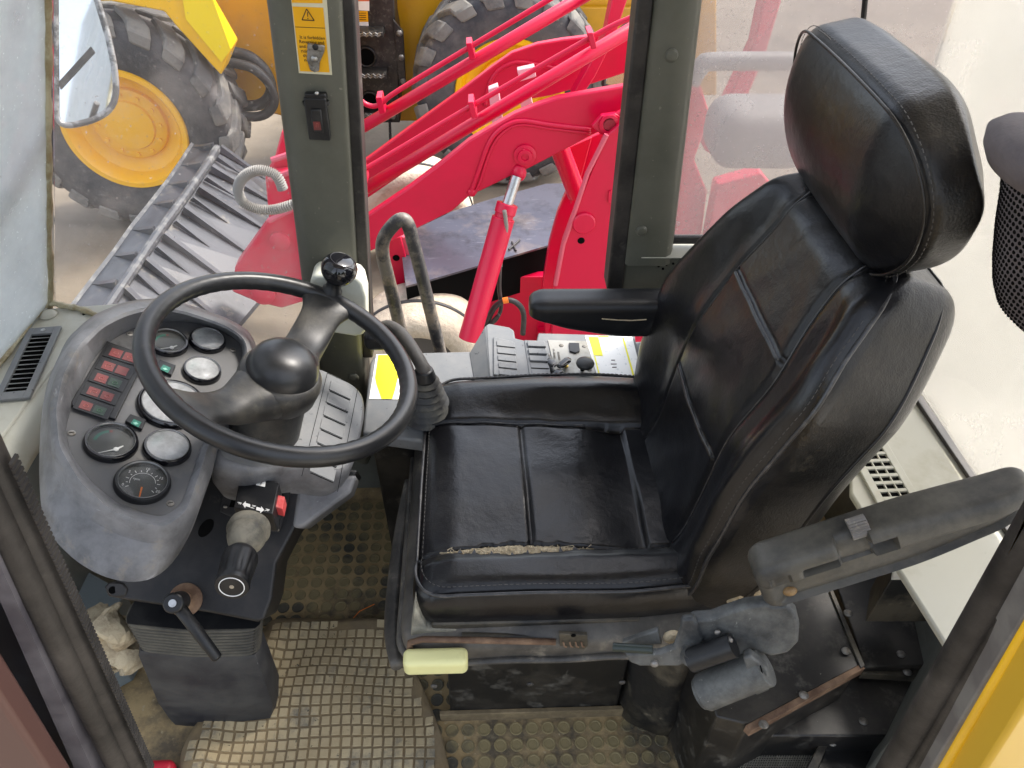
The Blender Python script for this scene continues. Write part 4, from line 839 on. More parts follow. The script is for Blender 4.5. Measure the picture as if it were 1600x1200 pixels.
def gauge(x, y, wpx, kind, par, needle=0, tilt=0):
    c = PF.px(x, y, .004); dep = (c-CAM) @ (ROT @ [0, 0, 1]); R = wpx*dep/FPX/2
    f = Fr(PF.px(x, y, 0), PF.u, PF.v)
    b = obj('gauge', lathe(f, [(R*1.04, .0005), (R*1.04, .004), (R*1.0, .009), (R*.97, .0105), (R*.90, .0105), (R*.86, .009), (R*.86, .0030)], 44, False, False), GLO if kind != 3 else PLA, par, smooth=40)
    obj('bezel_ring', lathe(f, [(R*.90, .0106), (R*.885, .0116), (R*.865, .0106), (R*.86, .009)], 44, False, False), mat('bezel_grey', (.3, .3, .3), .3, metal=.6) if 'bezel_grey' not in bpy.data.materials else bpy.data.materials['bezel_grey'], b, smooth=60)
    obj('dial', lathe(f, [(R*.87, .0028), (0, .0029)], 36, False, False), mat('dial_face', (.05, .055, .055), .5) if 'dial_face' not in bpy.data.materials else bpy.data.materials['dial_face'], b, smooth=0)
    h = .0034
    def arc(r, a0, a1, w, m, nm='scale_arc'):
        pts = [f.P(R*(r-w/2)*math.cos(a), R*(r-w/2)*math.sin(a), h) for a in np.linspace(a0, a1, 20)]+[f.P(R*(r+w/2)*math.cos(a), R*(r+w/2)*math.sin(a), h) for a in np.linspace(a1, a0, 20)]
        obj(nm, (pts, [list(range(40))]), m, b, smooth=0)
    if kind in (1, 2): # teal arc, white needle from lower right pivot
        arc(.62, math.radians(115), math.radians(185), .13, TEA); arc(.62, math.radians(103), math.radians(113), .12, RED)
        if kind == 2: arc(.66, math.radians(40), math.radians(150), .03, TEA)
        p0 = (R*.28, -R*.30)
        obj('needle_boss', lathe(Fr(f.P(*p0, .0036), f.u, f.v), [(R*.11, 0), (R*.10, .0015), (0, .002)], 16, False, False), LBL, b)
        for dx, dy, w in ((-.55, -.38, .05), (.2, .26, .11)):
            q = np.array([dx, dy]); L = np.linalg.norm(q); s = np.array([-q[1], q[0]])/L*w*R*.5
            obj('needle', prism([f.P(p0[0]-s[0], p0[1]-s[1], .004), f.P(p0[0]+s[0], p0[1]+s[1], .004), f.P(p0[0]+q[0]*R+s[0]*.4, p0[1]+q[1]*R+s[1]*.4, .004), f.P(p0[0]+q[0]*R-s[0]*.4, p0[1]+q[1]*R-s[1]*.4, .004)], f.n*.0006), LBL, b, smooth=0)
    if kind == 3:
        for i in range(13):
            a = math.radians(215-i*250/12); r1_, r2_ = R*.52, R*(.64 if i % 2 == 0 else .59); d = np.array([math.cos(a), math.sin(a)]); s = np.array([-d[1], d[0]])*R*.015
            obj('tick', ([f.P(*(d*r1_-s), h), f.P(*(d*r1_+s), h), f.P(*(d*r2_+s), h), f.P(*(d*r2_-s), h)], [[0, 1, 2, 3]]), LBL, b, smooth=0)
        for i, s_ in enumerate(('0', '5', '10', '15', '20')):
            a = math.radians(205-i*57); text('dial_number', s_, Fr(f.P(R*.70*math.cos(a), R*.70*math.sin(a), h), f.u, f.v), R*.17, LBL, b, depth=.0001)
        text('dial_text', 'rpm', Fr(f.P(-R*.25, R*.1, h), f.u, f.v), R*.16, LBL, b, depth=.0001)
        arc(.46, math.radians(10), math.radians(200), .02, LBL)
        obj('needle', prism([f.P(R*.08, -R*.75, .0042), f.P(R*.13, -R*.75, .0042), f.P(R*.08, -R*.25, .0042), f.P(R*.01, -R*.25, .0042)], f.n*.0006), ORA, b, smooth=0)
    g = lathe(f, [(R*.87, .0095), (R*.55, .0104), (0, .0108)], 36, False, False)
    obj('lens', g, LENS[0 if kind in (1, 3) else 1], b, smooth=180)
LENS = [glass('lens_clear', .12, base=.05, spots=False), glass('lens_sky_glare', .82, (.95, .96, .98), .38, .6, 14, base=.40, spots=False)]  # second lens has the white sky reflection painted into its surface
for g in ((173.5, 694, 76, 1), (261, 702, 69, 2), (222.4, 756, 80, 3), (262, 538, 58, 1), (323.6, 535, 53, 2), (315, 582, 56, 2), (268, 634, 98, 2)): gauge(*g, cl)
# warning lamp block
def pq(name, pts, c0, t, m, par, **k): return obj(name, prism([PF.px(x, y, c0) for x, y in pts], PF.n*t), m, par, **k)
wl = pq('lamp_block', [(167, 536), (226, 557), (218, 582), (180, 658), (112, 637), (111, 631)], .001, .005, PLA, cl, bevel=.0012)
rows = [((173, 546), (212, 556)), ((163, 564), (204, 578)), ((152, 583), (194, 598)), ((141, 604), (183, 618)), ((128, 625), (171, 640))]
tl = [(174, 541), (162, 561), (151, 580), (139, 601), (127, 623)]
cols = [(RED, RED), (RED, RED), (RED, GRN), (RED, RED), (RED, GRN)]
for i, (x, y) in enumerate(tl):
    o = np.array([x, y], float); du = np.array([43, 14.5]) if i else np.array([43, 13.0]); dv = np.array([-8.5, 15.5])
    q = lambda a, b: tuple(o+du*a+dv*b)
    row = pq('lamp_row', [q(-.12, -.12), q(1.16, -.12), q(1.16, 1.08), q(-.12, 1.08)], .0061, .0012, PLA, cl, bevel=.0006)
    for k in range(2):
        m = cols[i][k]; a0, a1 = (.06, .47) if k == 0 else (.55, .96)
        pq('warning_lamp', [q(a0, .12), q(a1, .12), q(a1, .85), q(a0, .85)], .0074, .0006, m, row)
        if not (i == 1 and k == 1):
            mm = REL if m is RED else GRL; c_ = PF.px(*q((a0+a1)/2, .48), .0082)
            if i % 2 == 0 or k == 1: obj('lamp_symbol', tube([c_+PF.u*.0035*math.cos(t)+PF.v*.003*math.sin(t) for t in np.linspace(0, 2*math.pi, 17)[:-1]], .00045, 5, closed=True), mm, row)
            else: obj('lamp_symbol', tube([c_+PF.u*a*.004+PF.v*b*.003 for a, b in ((-1, -1), (-1, 1), (1, 1), (1, -.2), (-.2, -.2))], .00045, 5), mm, row)
for (x, y) in ((212, 663), (258, 578)):
    t_ = pq('indicator_lamp', [(x-17, y-1), (x-9, y-12), (x+16, y-3), (x+9, y+12)], .001, .007, PLA, cl, bevel=.0008)
    pq('lamp_lens', [(x-8, y-1), (x-3, y-8), (x+9, y-3), (x+4, y+5)], .0082, .0006, TEA, t_)
    c_ = PF.px(x, y-1.5, .0092); obj('lamp_symbol', prism([c_-PF.u*.004, c_+PF.v*.003, c_+PF.u*.004, c_-PF.v*.003], PF.n*.0003), TEL, t_, smooth=0)
for x, y in ((112, 677), (203, 522), (266, 787), (364, 547)):
    f = Fr(PF.px(x, y, .001), PF.u, PF.v); s_ = obj('screw', lathe(f, [(.0055, 0), (.0052, .0012), (.003, .002)], 16), GAL, cl, smooth=50)
    for q in (0, 1): obj('screw_slot', fbox(Fr(f.o, PF.u*math.cos(.5+q*1.571)+PF.v*math.sin(.5+q*1.571), PF.v), -.0032, .0032, -.0006, .0006, .0021, .0024+q*.0001), HOL, s_)
# ================================================================== column cover with vent plate
colm = thing('steering_column', 'black steering column casing with ribbed rubber bellows at its foot', 'steering column', (-.33, .85, 0))
CT = Fr(W(450, 650, z=.57), (math.cos(pt), 0, -math.sin(pt)), (0, 1, 0))
topo = [(338, 700), (350, 660), (395, 600), (440, 560), (500, 575), (530, 588), (556, 602), (568, 616), (570, 640), (560, 690), (549, 728), (540, 738), (515, 738), (470, 724), (400, 735), (340, 720)]
tp_ = resamp([tuple(CT.loc(*p)) for p in topo], 90, 4)
ct = tp_.mean(0)
ringsC = []
for s, c in ((.97, .0), (1.0, -.003), (1.03, -.012), (1.035, -.03), (.98, -.07), (.78, -.13)):
    ringsC.append([CT.P(*(ct+(p-ct)*s), c) for p in tp_])
obj('column_cover', loft(ringsC, True, True), PLG if False else PLW, colm, smooth=50)
cover = [o for o in COL.objects if o.name.startswith('column_cover')][0]
obj('cover_top', ([CT.P(*(ct+(p-ct)*.965), .0012) for p in tp_], [list(range(90))]), PLG, colm, smooth=0)
v00, v10, v01 = CT.loc(512, 592), CT.loc(556, 612), CT.loc(488, 690)
v00, v10, v01 = map(np.array, (v00, v10, v01)); du, dv = v10-v00, v01-v00
vp = thing('tmp', 'a', 'b', (0, 0, 0)); bpy.data.objects.remove(vp)
def cq(a, b): return v00+du*a+dv*b
lg = []
def cline(p, q, w, c=.0018): 
    P_, Q_ = CT.P(*p, c), CT.P(*q, c); d = _n(Q_-P_); s = np.cross(d, CT.n)*w/2; return prism([P_-s, Q_-s, Q_+s, P_+s], CT.n*.0004)
for i in range(7):
    b0 = i*.205
    obj('blank_switch', prism([CT.P(*cq(.12, b0+.02), .0013), CT.P(*cq(.88, b0+.02), .0013), CT.P(*cq(.88, b0+.17), .0013), CT.P(*cq(.12, b0+.17), .0013)], CT.n*.0016), PLG, colm, bevel=.0005)
    obj('switch_groove', cline(cq(.16, b0+.185), cq(.86, b0+.185), .0016, .0016), HOL, colm, smooth=0)
for a in (-.06, 1.04): obj('plate_seam', cline(cq(a, -.08), cq(a, 1.5), .0009, .0015), HOL, colm, smooth=0)
obj('plate_seam', cline(cq(-.06, -.08), cq(1.04, -.08), .0009, .0015), HOL, colm, smooth=0)
# casing below the cover
KF = Fr(W(400, 740, z=.50), _n([1, .16, 0]), (0.02, .80, .60)); ks = 1 if (KF.n @ (CAM-KF.o)) > 0 else -1
def kp_(x, y, c=0): return W(x, y, pl=(KF.o+KF.n*c*ks, KF.n))
CAS = mat('casing_black', (.010, .010, .011), .42, spec=.35, dirt=[((.04, .036, .034), 6, .45, .8, .7), ((.15, .13, .1), 20, .64, .8, .4)], bump=('noise', 80, .12, .001))
fc = [(285, 700), (345, 705), (560, 735), (545, 760), (470, 826), (462, 822), (432, 880), (425, 935), (413, 968), (402, 972), (330, 958), (200, 938), (168, 932), (163, 922), (172, 910), (230, 890), (262, 850)]
obj('casing_front', prism([kp_(*p) for p in fc], KF.n*-.13*ks), CAS, colm, bevel=.006, seg=3)
obj('casing_lug', prism([kp_(*p, .003) for p in [(162, 918), (170, 909), (192, 910), (200, 920), (196, 932), (175, 934)]], KF.n*-.02*ks), CAS, colm, bevel=.003)
obj('lug_hole', cyl(kp_(176, 922, .0032), kp_(176, 922, .0042), .006, 16), HOL, colm)
obj('side_fin', prism([kp_(*p, .004) for p in [(470, 745), (558, 742), (548, 770), (472, 826), (456, 824), (462, 780)]], KF.n*-.10*ks), PLW, colm, bevel=.007, seg=3)
obj('oval_recess', prism([kp_(322+14*math.cos(a)*.6+9*math.sin(a), 825-14*math.cos(a)+3*math.sin(a), .0005) for a in np.linspace(0, 2*math.pi, 25)[:-1]], KF.n*.001*ks), HOL, colm)
# bellows and foot
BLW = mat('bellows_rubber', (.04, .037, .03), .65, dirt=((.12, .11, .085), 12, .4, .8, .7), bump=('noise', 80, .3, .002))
bl0 = [(201, 950), (415, 975)]; rings = []
def colring(zl, dl_, t):
    xa = W(190, 960, y=.708)[0]; xb = W(396, 990, y=.70)[0]-.02*t
    return [np.array([x, y, zl-.03*(x-xa)/(xb-xa)]) for x, y in [(xa-dl_, .708-dl_), ((xa+xb)/2, .703-dl_), (xb+dl_, .712-dl_), (xb+dl_+.006, .72), (xb+dl_, .76), (xa-dl_, .76), (xa-dl_-.004, .72)]]
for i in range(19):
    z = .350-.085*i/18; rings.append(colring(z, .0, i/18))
bel = obj('bellows', loft(rings), PLA, colm, smooth=20)  # dark core colour paints the shade between the folds
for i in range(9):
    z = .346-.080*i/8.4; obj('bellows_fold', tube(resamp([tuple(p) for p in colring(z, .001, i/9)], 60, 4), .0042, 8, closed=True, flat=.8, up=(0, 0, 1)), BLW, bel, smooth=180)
FT = mat('foot_cover', (.016, .017, .022), .5, dirt=((.07, .068, .062), 7, .4, .8, .7), streak=((.3, .3, .3), 4, .7, (30, 30, 4)), bump=('noise', 60, .2, .002))
obj('foot_box', loft([colring(.266, .002, 1), colring(.258, .006, 1), colring(.10, .014, 1.4), colring(.025, .012, 2.4), colring(.002, .010, 2.6)]), FT, colm, smooth=40)
# clamp lever
cvb = thing('clamp_lever', 'black clamp lever on a rusty washer below the gauge pod', 'lever', kp_(286, 938))
LF = Fr(kp_(289, 936), KF.u, KF.v)
def dirn(p, q): return _n(np.array(q)-np.array(p))
ax = KF.n*ks
def lat(o, prof, m, par, n=28, nm='part', sm=50):
    f = Fr(o, KF.u, np.cross(ax, KF.u)); return obj(nm, lathe(f, [(r, h) for r, h in prof], n), m, par, smooth=sm)
lat(kp_(290, 937), [(.027, 0), (.027, .003), (.018, .006), (.014, .016)], RST, cvb, nm='washer')
lat(kp_(290, 937), [(.009, .012), (.009, .03)], RST, cvb, nm='clamp_bolt')
h0 = kp_(290, 937)+ax*.028
obj('lever_hub', cyl(h0, h0+ax*.045, .016, 24), PLA, cvb, bevel=.003)
obj('hub_screw', cyl(h0+ax*.045, h0+ax*.047, .006, 16), CHR, cvb)
he_ = h0+ax*.030; tip = kp_(341, 1030, .05)
obj('lever_arm', tube([he_, he_+(tip-he_)*.3, he_+(tip-he_)*.97, tip], [.0105, .0098, .0085, .005], 14, flat=.8), PLA, cvb, smooth=180)
# direction switch
ds = thing('direction_switch', 'black gear direction stalk printed F N R with a fluted round grip', 'control stalk', kp_(400, 770))
obj('switch_plate', prism([kp_(*p, .0015) for p in [(352, 724), (462, 742), (437, 832), (410, 830), (345, 800)]], KF.n*.004*ks), CAS, ds, bevel=.001)
obj('plate_opening', prism([kp_(*p, .0056) for p in [(375, 742), (447, 755), (436, 800), (358, 792)]], KF.n*.0006*ks), HOL, ds, smooth=0)
tb = [W(*p, z=.545) for p in [(376, 741), (436, 754), (426, 803), (365, 793)]]
obj('switch_body', prism(tb, (0, 0, -.045)), PLA, ds, bevel=.0015)
SF = Fr(np.mean(tb, 0)+np.array([0, 0, .0004]), tb[1]-tb[0], tb[0]-tb[3])
def sq(x, y, c=.0006): return W(x, y, z=.545+c)
for s_, x, y in (('F', 373.5, 786), ('N', 396, 792), ('R', 417, 797)):
    text('direction_letter', s_, Fr(sq(x, y), SF.v, -SF.u) if s_ == 'N' else Fr(sq(x, y), -SF.v, SF.u), .0095, LBL, ds, depth=.0002)
text('gear_letter', 'E', Fr(sq(408, 755.5, .0012), SF.u, SF.v), .006, INK, ds, depth=.0001)
obj('letter_tag', prism([sq(401, 750, .0004), sq(415, 753, .0004), sq(414, 761, .0004), sq(400, 758, .0004)], (0, 0, .0004)), LBL, ds, smooth=0)
for pa in ([(379, 788), (384, 783), (384, 786), (391, 788), (391, 793), (384, 791), (383, 794)], [(413, 797), (408, 791), (408, 794), (401, 792), (400, 797), (407, 799), (406, 802)]):
    obj('direction_arrow', prism([sq(*p) for p in pa], (0, 0, .0003)), LBL, ds, smooth=0)
obj('red_tab', prism([W(*p, z=.535) for p in [(434, 773), (445, 776), (441, 795), (430, 792)]], (0, 0, -.02)), PRD, ds, bevel=.001)
k0 = W(389, 826, y=.742); k1 = W(384, 850, y=.700)
kx = W(362, 917, y=.615); a_ = _n(kx-k1)
fA = Fr(k0, (1, 0, .02), (0, .3, 1)); 
def along(t): return k0+(kx-k0)*t
def ringA(t, r, fl=0, n=48): 
    c = along(t); u = _n(np.cross(a_, (0, 0, 1))); v = np.cross(u, a_); return [c+u*(r-fl*(j % 4 < 1))*math.cos(2*math.pi*j/n)+v*(r-fl*(j % 4 < 1))*math.sin(2*math.pi*j/n) for j in range(n)]
BTM = mat('boot_rubber', (.05, .048, .04), .6, dirt=((.24, .22, .17), 14, .4, .75, .8), bump=('noise', 100, .5, .002))
obj('stalk_boot', loft([ringA(t, r) for t, r in ((-.05, .031), (.04, .0325), (.08, .028), (.12, .029), (.17, .0285), (.24, .026), (.31, .022), (.36, .015), (.42, .013))]), BTM, ds, smooth=50)
obj('stalk_grip', loft([ringA(t, r, fl) for t, r, fl in ((.40, .013, 0), (.44, .020, 0), (.50, .0245, .0), (.56, .0255, .0012), (.80, .0235, .0016), (.90, .0225, .0010), (.93, .0235, 0), (.985, .0235, 0), (1.0, .0225, 0))]), PLA, ds, smooth=35)
obj('grip_ring', tube([p+a_*.0006 for p in ringA(1.0, .0168)], .0007, 6, closed=True), LBL, ds)
obj('grip_dot', lathe(Fr(along(1.0)+a_*.0003, _n(np.cross(a_, (0, 0, 1))), np.cross(_n(np.cross(a_, (0, 0, 1))), a_)), [(.0032, 0), (.0028, .001), (0, .0014)], 14), CHR, ds)
for p in ((365, 729), (452, 748), (434, 828), (352, 792)): obj('screw', ball(kp_(*p, .006), .0035, 1, .6, 1, 10), GAL, ds, smooth=180)
# crumpled paper rag + red thing in the corner
V, Fc = rbox((.07, .05, .16), .02, .008); V = V+np.array([[.014*math.sin(p[2]*70+p[1]*90), .014*math.sin(p[0]*120+p[2]*55), .008*math.sin(p[0]*80)] for p in V])+rng.normal(size=V.shape)*.0012
obj('paper_rag', (V+W(178, 1000, y=.74), Fc), RAG, smooth=25, label='crumpled cream rag stuffed beside the column foot', category='rag')
V, Fc = rbox((.055, .04, .04), .015, .005); obj('red_tin', (V+W(250, 1208, z=.02), Fc), mat('red_tin_paint', (.5, .02, .04), .4), smooth=60, label='small red object on the floor at the bottom by the mat', category='tin')
# ================================================================== side console
CZT = .475
con = thing('side_console', 'grey plastic side console behind the seat, with switches and bright decals', 'console', W(700, 600, z=CZT))
def cz(x, y, c=0): return W(x, y, z=CZT+c)
CON = PLG; ZA_ = .503
co = [(578, 566), (583, 557), (592, 552), (745, 548), (800, 545), (1010, 532), (1020, 574), (770, 582), (715, 600), (690, 640), (664, 690), (566, 676)]
obj('console_top', prism([cz(*p) for p in co], (0, 0, -.03)), CON, con, bevel=.005, seg=3)
b0 = [cz(*p, -.03) for p in co]; cxy = np.mean(b0, 0)
b1 = [np.array([p[0]*.97+cxy[0]*.03+.004, p[1]*.98+.02*cxy[1]+(.012 if p[1] < 1.05 else -.01), p[2]]) for p in b0]
b2 = [np.array([p[0]+.015, p[1]+(.085 if p[1] < 1.05 else .0), .002]) for p in b1]
obj('console_body', loft([b1, b2]), BLK, con, bevel=.006)
obj('console_step', prism([W(758, 509, z=ZA_-.001), W(764, 588, z=ZA_-.001), W(766, 600, z=.482), W(742, 606, z=.476), W(733, 552, z=.476)], (.012, 0, -.002)), CON, con, bevel=.002)
def cpl(name, pts, z0, t, m, par, **k): return obj(name, prism([W(x, y, z=z0) for x, y in pts], (0, 0, -t)), m, par, **k)
ZA = .503
cpl('switch_tower', [(759, 508), (764, 505), (796, 511), (803, 516), (805, 528), (830, 534), (848, 600), (770, 600), (764, 586)], ZA, .06, CON, con, bevel=.003)
cpl('switch_panel', [(771, 526), (802, 533), (812, 590), (771, 585)], ZA+.004, .005, CON, con, bevel=.0015)
cpl('switch_panel', [(819, 531), (850, 532), (864, 600), (829, 600)], ZA+.002, .03, CON, con, bevel=.0015)
for i in range(5):
    y = 532+i*11.2; x = 776+i*.9
    cpl('rocker_blank', [(x, y), (x+28, y+3), (x+29, y+10.5), (x+.5, y+7.5)], ZA+.0062, .002, CON, con, bevel=.0006)
    cpl('rocker_gap', [(x, y+8.2), (x+29, y+11.2), (x+29, y+12), (x, y+9)], ZA+.0045, .0004, HOL, con, smooth=0)
    x = 824+i*1.6; y = 532+i*11.4
    cpl('rocker_switch', [(x, y), (x+27, y+1.5), (x+29, y+9), (x+1, y+8)], ZA+(.007 if i < 3 else .0035), .005, CON, con, bevel=.0006)
    cpl('rocker_gap', [(x+1, y+8.4), (x+29, y+9.6), (x+29, y+10.6), (x+1, y+9.4)], ZA+.0025, .0004, HOL, con, smooth=0)
ZB = .490
cpl('rear_box', [(838, 534), (841, 520), (992, 524), (1004, 596), (870, 594)], ZB, .04, CON, con, bevel=.003)
cpl('switch_plate', [(856, 531), (917, 533), (931, 584), (868, 582)], ZB+.002, .0015, mat('brushed_plate', (.32, .31, .28), .4, metal=.4, dirt=((.2, .19, .16), 20, .4, .8, .7)), con)
cpl('rocker_recess', [(889, 535), (905, 535.5), (906, 548), (899, 551), (890, 548)], ZB+.006, .004, PLA, con, bevel=.0008)
for p in ((877, 540), (913, 541), (921, 578)): obj('screw', lathe(Fr(W(*p, z=ZB+.002), (1, 0, 0), (0, 1, 0)), [(.005, 0), (.004, .0015), (.002, .002)], 14), GAL, con)
kb_ = W(910, 578, z=ZB+.002); obj('knob_stalk', cyl(kb_, kb_+np.array([0, 0, .026]), .0045, 14), HOL, con)
obj('pull_knob', lathe(Fr(W(914, 572, z=ZB+.024), (1, 0, 0), (0, 1, 0)), [(.010, 0), (.017, .003), (.0185, .007), (.017, .011), (.010, .014), (0, .0145)], 28, cap1=False), PLA, con, smooth=60)
cpl('decal', [(914, 524.5), (988, 526), (1006, 600), (937, 600)], ZB+.0012, .0006, STX, con, smooth=0)
for pp in ([(919, 526), (935, 526.5), (942, 556), (928, 555)], [(935, 525), (951, 525), (951.5, 526.4), (935, 526.4)], [(928, 556), (930, 556), (939, 592), (937, 592)], [(972, 527), (974.5, 527), (994, 596), (991, 596)], [(938, 593), (992, 595), (992, 597), (938, 595)]):
    cpl('decal_mark', pp, ZB+.0018, .0005, STY, con, smooth=0)
for p, w in (((958, 562), 6), ((959, 568), 9), ((960, 573), 7)): cpl('decal_print', [(p[0]-w/2, p[1]), (p[0]+w/2, p[1]), (p[0]+w/2, p[1]+1.2), (p[0]-w/2, p[1]+1.2)], ZB+.0018, .0004, INK, con, smooth=0)
cpl('decal', [(588, 553.5), (628, 553), (626, 624), (577, 623)], CZT+.0012, .0006, STX, con, smooth=0)
cpl('decal_mark', [(591, 554.5), (624, 554), (623, 585), (617, 610), (613, 623), (596, 623), (588, 600), (586, 590)], CZT+.0019, .0005, STY, con, smooth=0)
# keys on the console
ky = thing('key_bunch', 'small bunch of black-headed keys lying on the console switches', 'keys', W(872, 575, z=ZB+.004))
for (a, b, h) in (((864, 568), (857, 552), 0), ((868, 570), (865, 545), .004), ((876, 572), (872, 550), .003)):
    A_, B_ = W(*a, z=ZB+.012+h), W(*b, z=ZB+.010+h); obj('key_blade', tube([A_, B_], .0022, 8, flat=.3), GAL, ky)
for (a, b, h, r) in (((868, 572), (855, 562), .004, .0085), ((873, 574), (890, 560), .008, .0085), ((866, 580), (878, 584), .002, .010)):
    A_, B_ = W(*a, z=ZB+.010+h), W(*b, z=ZB+.012+h); obj('key_head', tube([A_, A_+(B_-A_)*.2, A_+(B_-A_)*.8, B_], [r*.6, r, r*1.05, r*.6], 14, flat=.4), GLO, ky, smooth=180)
rc = W(872, 574, z=ZB+.018); obj('key_ring', tube([rc+np.array([.009*math.cos(a), .007*math.sin(a), .003*math.sin(a)]) for a in np.linspace(0, 2*math.pi, 25)[:-1]], .0008, 6, closed=True), CHR, ky)
obj('brass_key', ball(W(884, 572, z=ZB+.006), .006, 1, 1, .5, 10), mat('brass', (.5, .35, .08), .35, metal=.8), ky)
# joystick
js = thing('joystick', 'bent black control lever rising from a ribbed rubber boot beside the seat', 'control lever', W(672, 640, z=CZT))
jt, jb = W(664, 592, z=.60), W(668, 648, z=CZT); jd_ = jt-jb
rings = []; n = 40
for i in range(15):
    t = i/14; r = (.052*(1-t)+.024*t)*(1.0 if i % 2 else .80); c = jb+jd_*t; rings.append([c+np.array([r*math.cos(a), r*math.sin(a), .0]) for a in np.linspace(0, 2*math.pi, n, endpoint=False)])
obj('boot', loft(rings), mat('joystick_boot', (.025, .025, .025), .5, dirt=((.15, .14, .11), 14, .45, .8, .8)), js, smooth=30)
sp = smoothpath([jt-np.array([0, 0, .006]), W(662, 578, z=.62), W(650, 555, z=.635), W(630, 525, z=.635), W(608, 510, z=.63), W(592, 516, z=.62)], 6)
obj('lever_collar', cyl(jt, jt+_n(sp[6]-jt)*.022, .021, 20, .016), PLA, js, bevel=.003)
obj('lever_stick', tube(sp, [.013]*8+[.012]*(len(sp)-8), 14), mat('stick_rubber', (.035, .034, .033), .5, dirt=((.1, .09, .08), 12, .4, .8, .7)), js, smooth=180)
V, Fc = rbox((.045, .035, .04), .014, .005); obj('lever_grip', (V+W(588, 530, z=.60), Fc), PLA, js, smooth=180)
# grab rail beyond the door opening
gr = smoothpath([W(640, 590, y=1.33), W(628, 525, y=1.33), W(608, 440, y=1.33), W(598, 398, y=1.33), W(600, 372, y=1.33), W(616, 350, y=1.33), W(629, 343, y=1.33), W(638, 352, y=1.33), W(646, 380, y=1.33), W(665, 455, y=1.33), W(700, 600, y=1.33)], 6)
gt = thing('grab_rail', 'worn grey tubular grab rail looping up outside the door opening', 'handrail', W(640, 590, y=1.33))
obj('rail_tube', tube(gr, .0138, 16, up=(0, 1, 0)), mat('rail_paint', (.17, .15, .13), .45, dirt=[((.03, .03, .035), 9, .48, .6, .9), ((.34, .27, .2), 14, .52, .7, .7)], bump=('noise', 40, .3, .002)), gt, smooth=180)
# ================================================================== black boxes at the lower right
bx = thing('tool_box', 'scuffed black sheet-metal boxes with bolted edges behind the seat', 'box', W(1250, 1050, z=.2))
def hb(name, pts, z, dep, m, par, **k): return obj(name, prism([W(*p, z=z) for p in pts], (0, 0, -dep)), m, par, **k)
hb('upper_box', [(1060, 960), (1240, 880), (1300, 925), (1345, 1040), (1170, 1132), (1120, 1120)], .30, .29, BLK, bx, bevel=.003)
hb('box_flange', [(1165, 1133), (1345, 1037), (1352, 1044), (1174, 1142)], .302, .02, RST, bx, bevel=.001)
hb('box_edge', [(1296, 923), (1302, 922), (1352, 1040), (1345, 1044)], .304, .012, BLD, bx, bevel=.001)
hb('rear_box', [(1302, 900), (1395, 895), (1480, 1040), (1352, 1042)], .22, .2, BLK, bx, bevel=.003)
hb('lower_box', [(1345, 1050), (1445, 1052), (1400, 1150), (1165, 1150), (1180, 1132)], .18, .17, BLK, bx, bevel=.003)
hb('lower_lip', [(1352, 1040), (1450, 1046), (1444, 1058), (1346, 1052)], .205, .02, BLD, bx, bevel=.002)
hb('bottom_box', [(1300, 1146), (1405, 1146), (1380, 1260), (1250, 1260)], .12, .11, BLK, bx, bevel=.003)
hb('bottom_lip', [(1290, 1144), (1302, 1144), (1262, 1240), (1240, 1240)], .14, .02, BLD, bx, bevel=.001)
for p, z in (((1322, 1017), .305), ((1256, 1086), .306), ((1418, 1050), .207), ((1349, 1127), .182), ((1193, 1132), .306), ((1408, 1022), .222), ((1325, 958), .306), ((1300, 1160), .145)):
    obj('bolt', ball(W(*p, z=z), .0075, 1.1, 1, .5, 12), GAL, bx, smooth=180)
hm = thing('heater_mesh', 'fine grey mesh panel low on the floor at the bottom right', 'mesh panel', W(1210, 1170, z=.1))
hb('mesh_backing', [(1150, 1146), (1292, 1146), (1250, 1260), (1110, 1260)], .10, .05, mat('mesh_dark', (.03, .03, .028), .7), hm)
mv = []
for i in range(30):
    y = 1147+i*3.6; a, b = W(1150-(i*3.6)*.33, y, z=.1015), W(1290-(i*3.6)*.36, y, z=.1015); mv.append(tube([a, b], .0009, 4))
for i in range(36):
    x = 1152+i*3.9; a, b = W(x, 1147, z=.102), W(x-38, 1255, z=.102); mv.append(tube([a, b], .0009, 4))
obj('wire_mesh', join(*mv), mat('mesh_wire', (.16, .15, .12), .6, dirt=((.3, .28, .22), 30, .5, .8, .7)), hm, smooth=0, kind='stuff')
tb_ = thing('bulkhead_block', 'black block with a pale dusty top behind the near armrest', 'block', W(1440, 950, z=.45))
hb('block_body', [(1392, 905), (1400, 850), (1468, 858), (1497, 905)], .44, .13, BLD, tb_, bevel=.003)
hb('block_top', [(1393, 904), (1401, 851), (1467, 859), (1496, 904)], .446, .005, mat('pale_dust', (.5, .49, .44), .7, dirt=((.3, .28, .22), 10, .5, .8, .7)), tb_, bevel=.002)
skirt = thing('rear_trim', 'cream carpet-like trim strip between black boxes and rear ledge', 'trim', W(1500, 900, z=.5))
hb('trim_strip', [(1470, 850), (1500, 850), (1560, 960), (1460, 1130), (1430, 1110), (1500, 960)], .38, .36, GRY, skirt, bevel=.01)
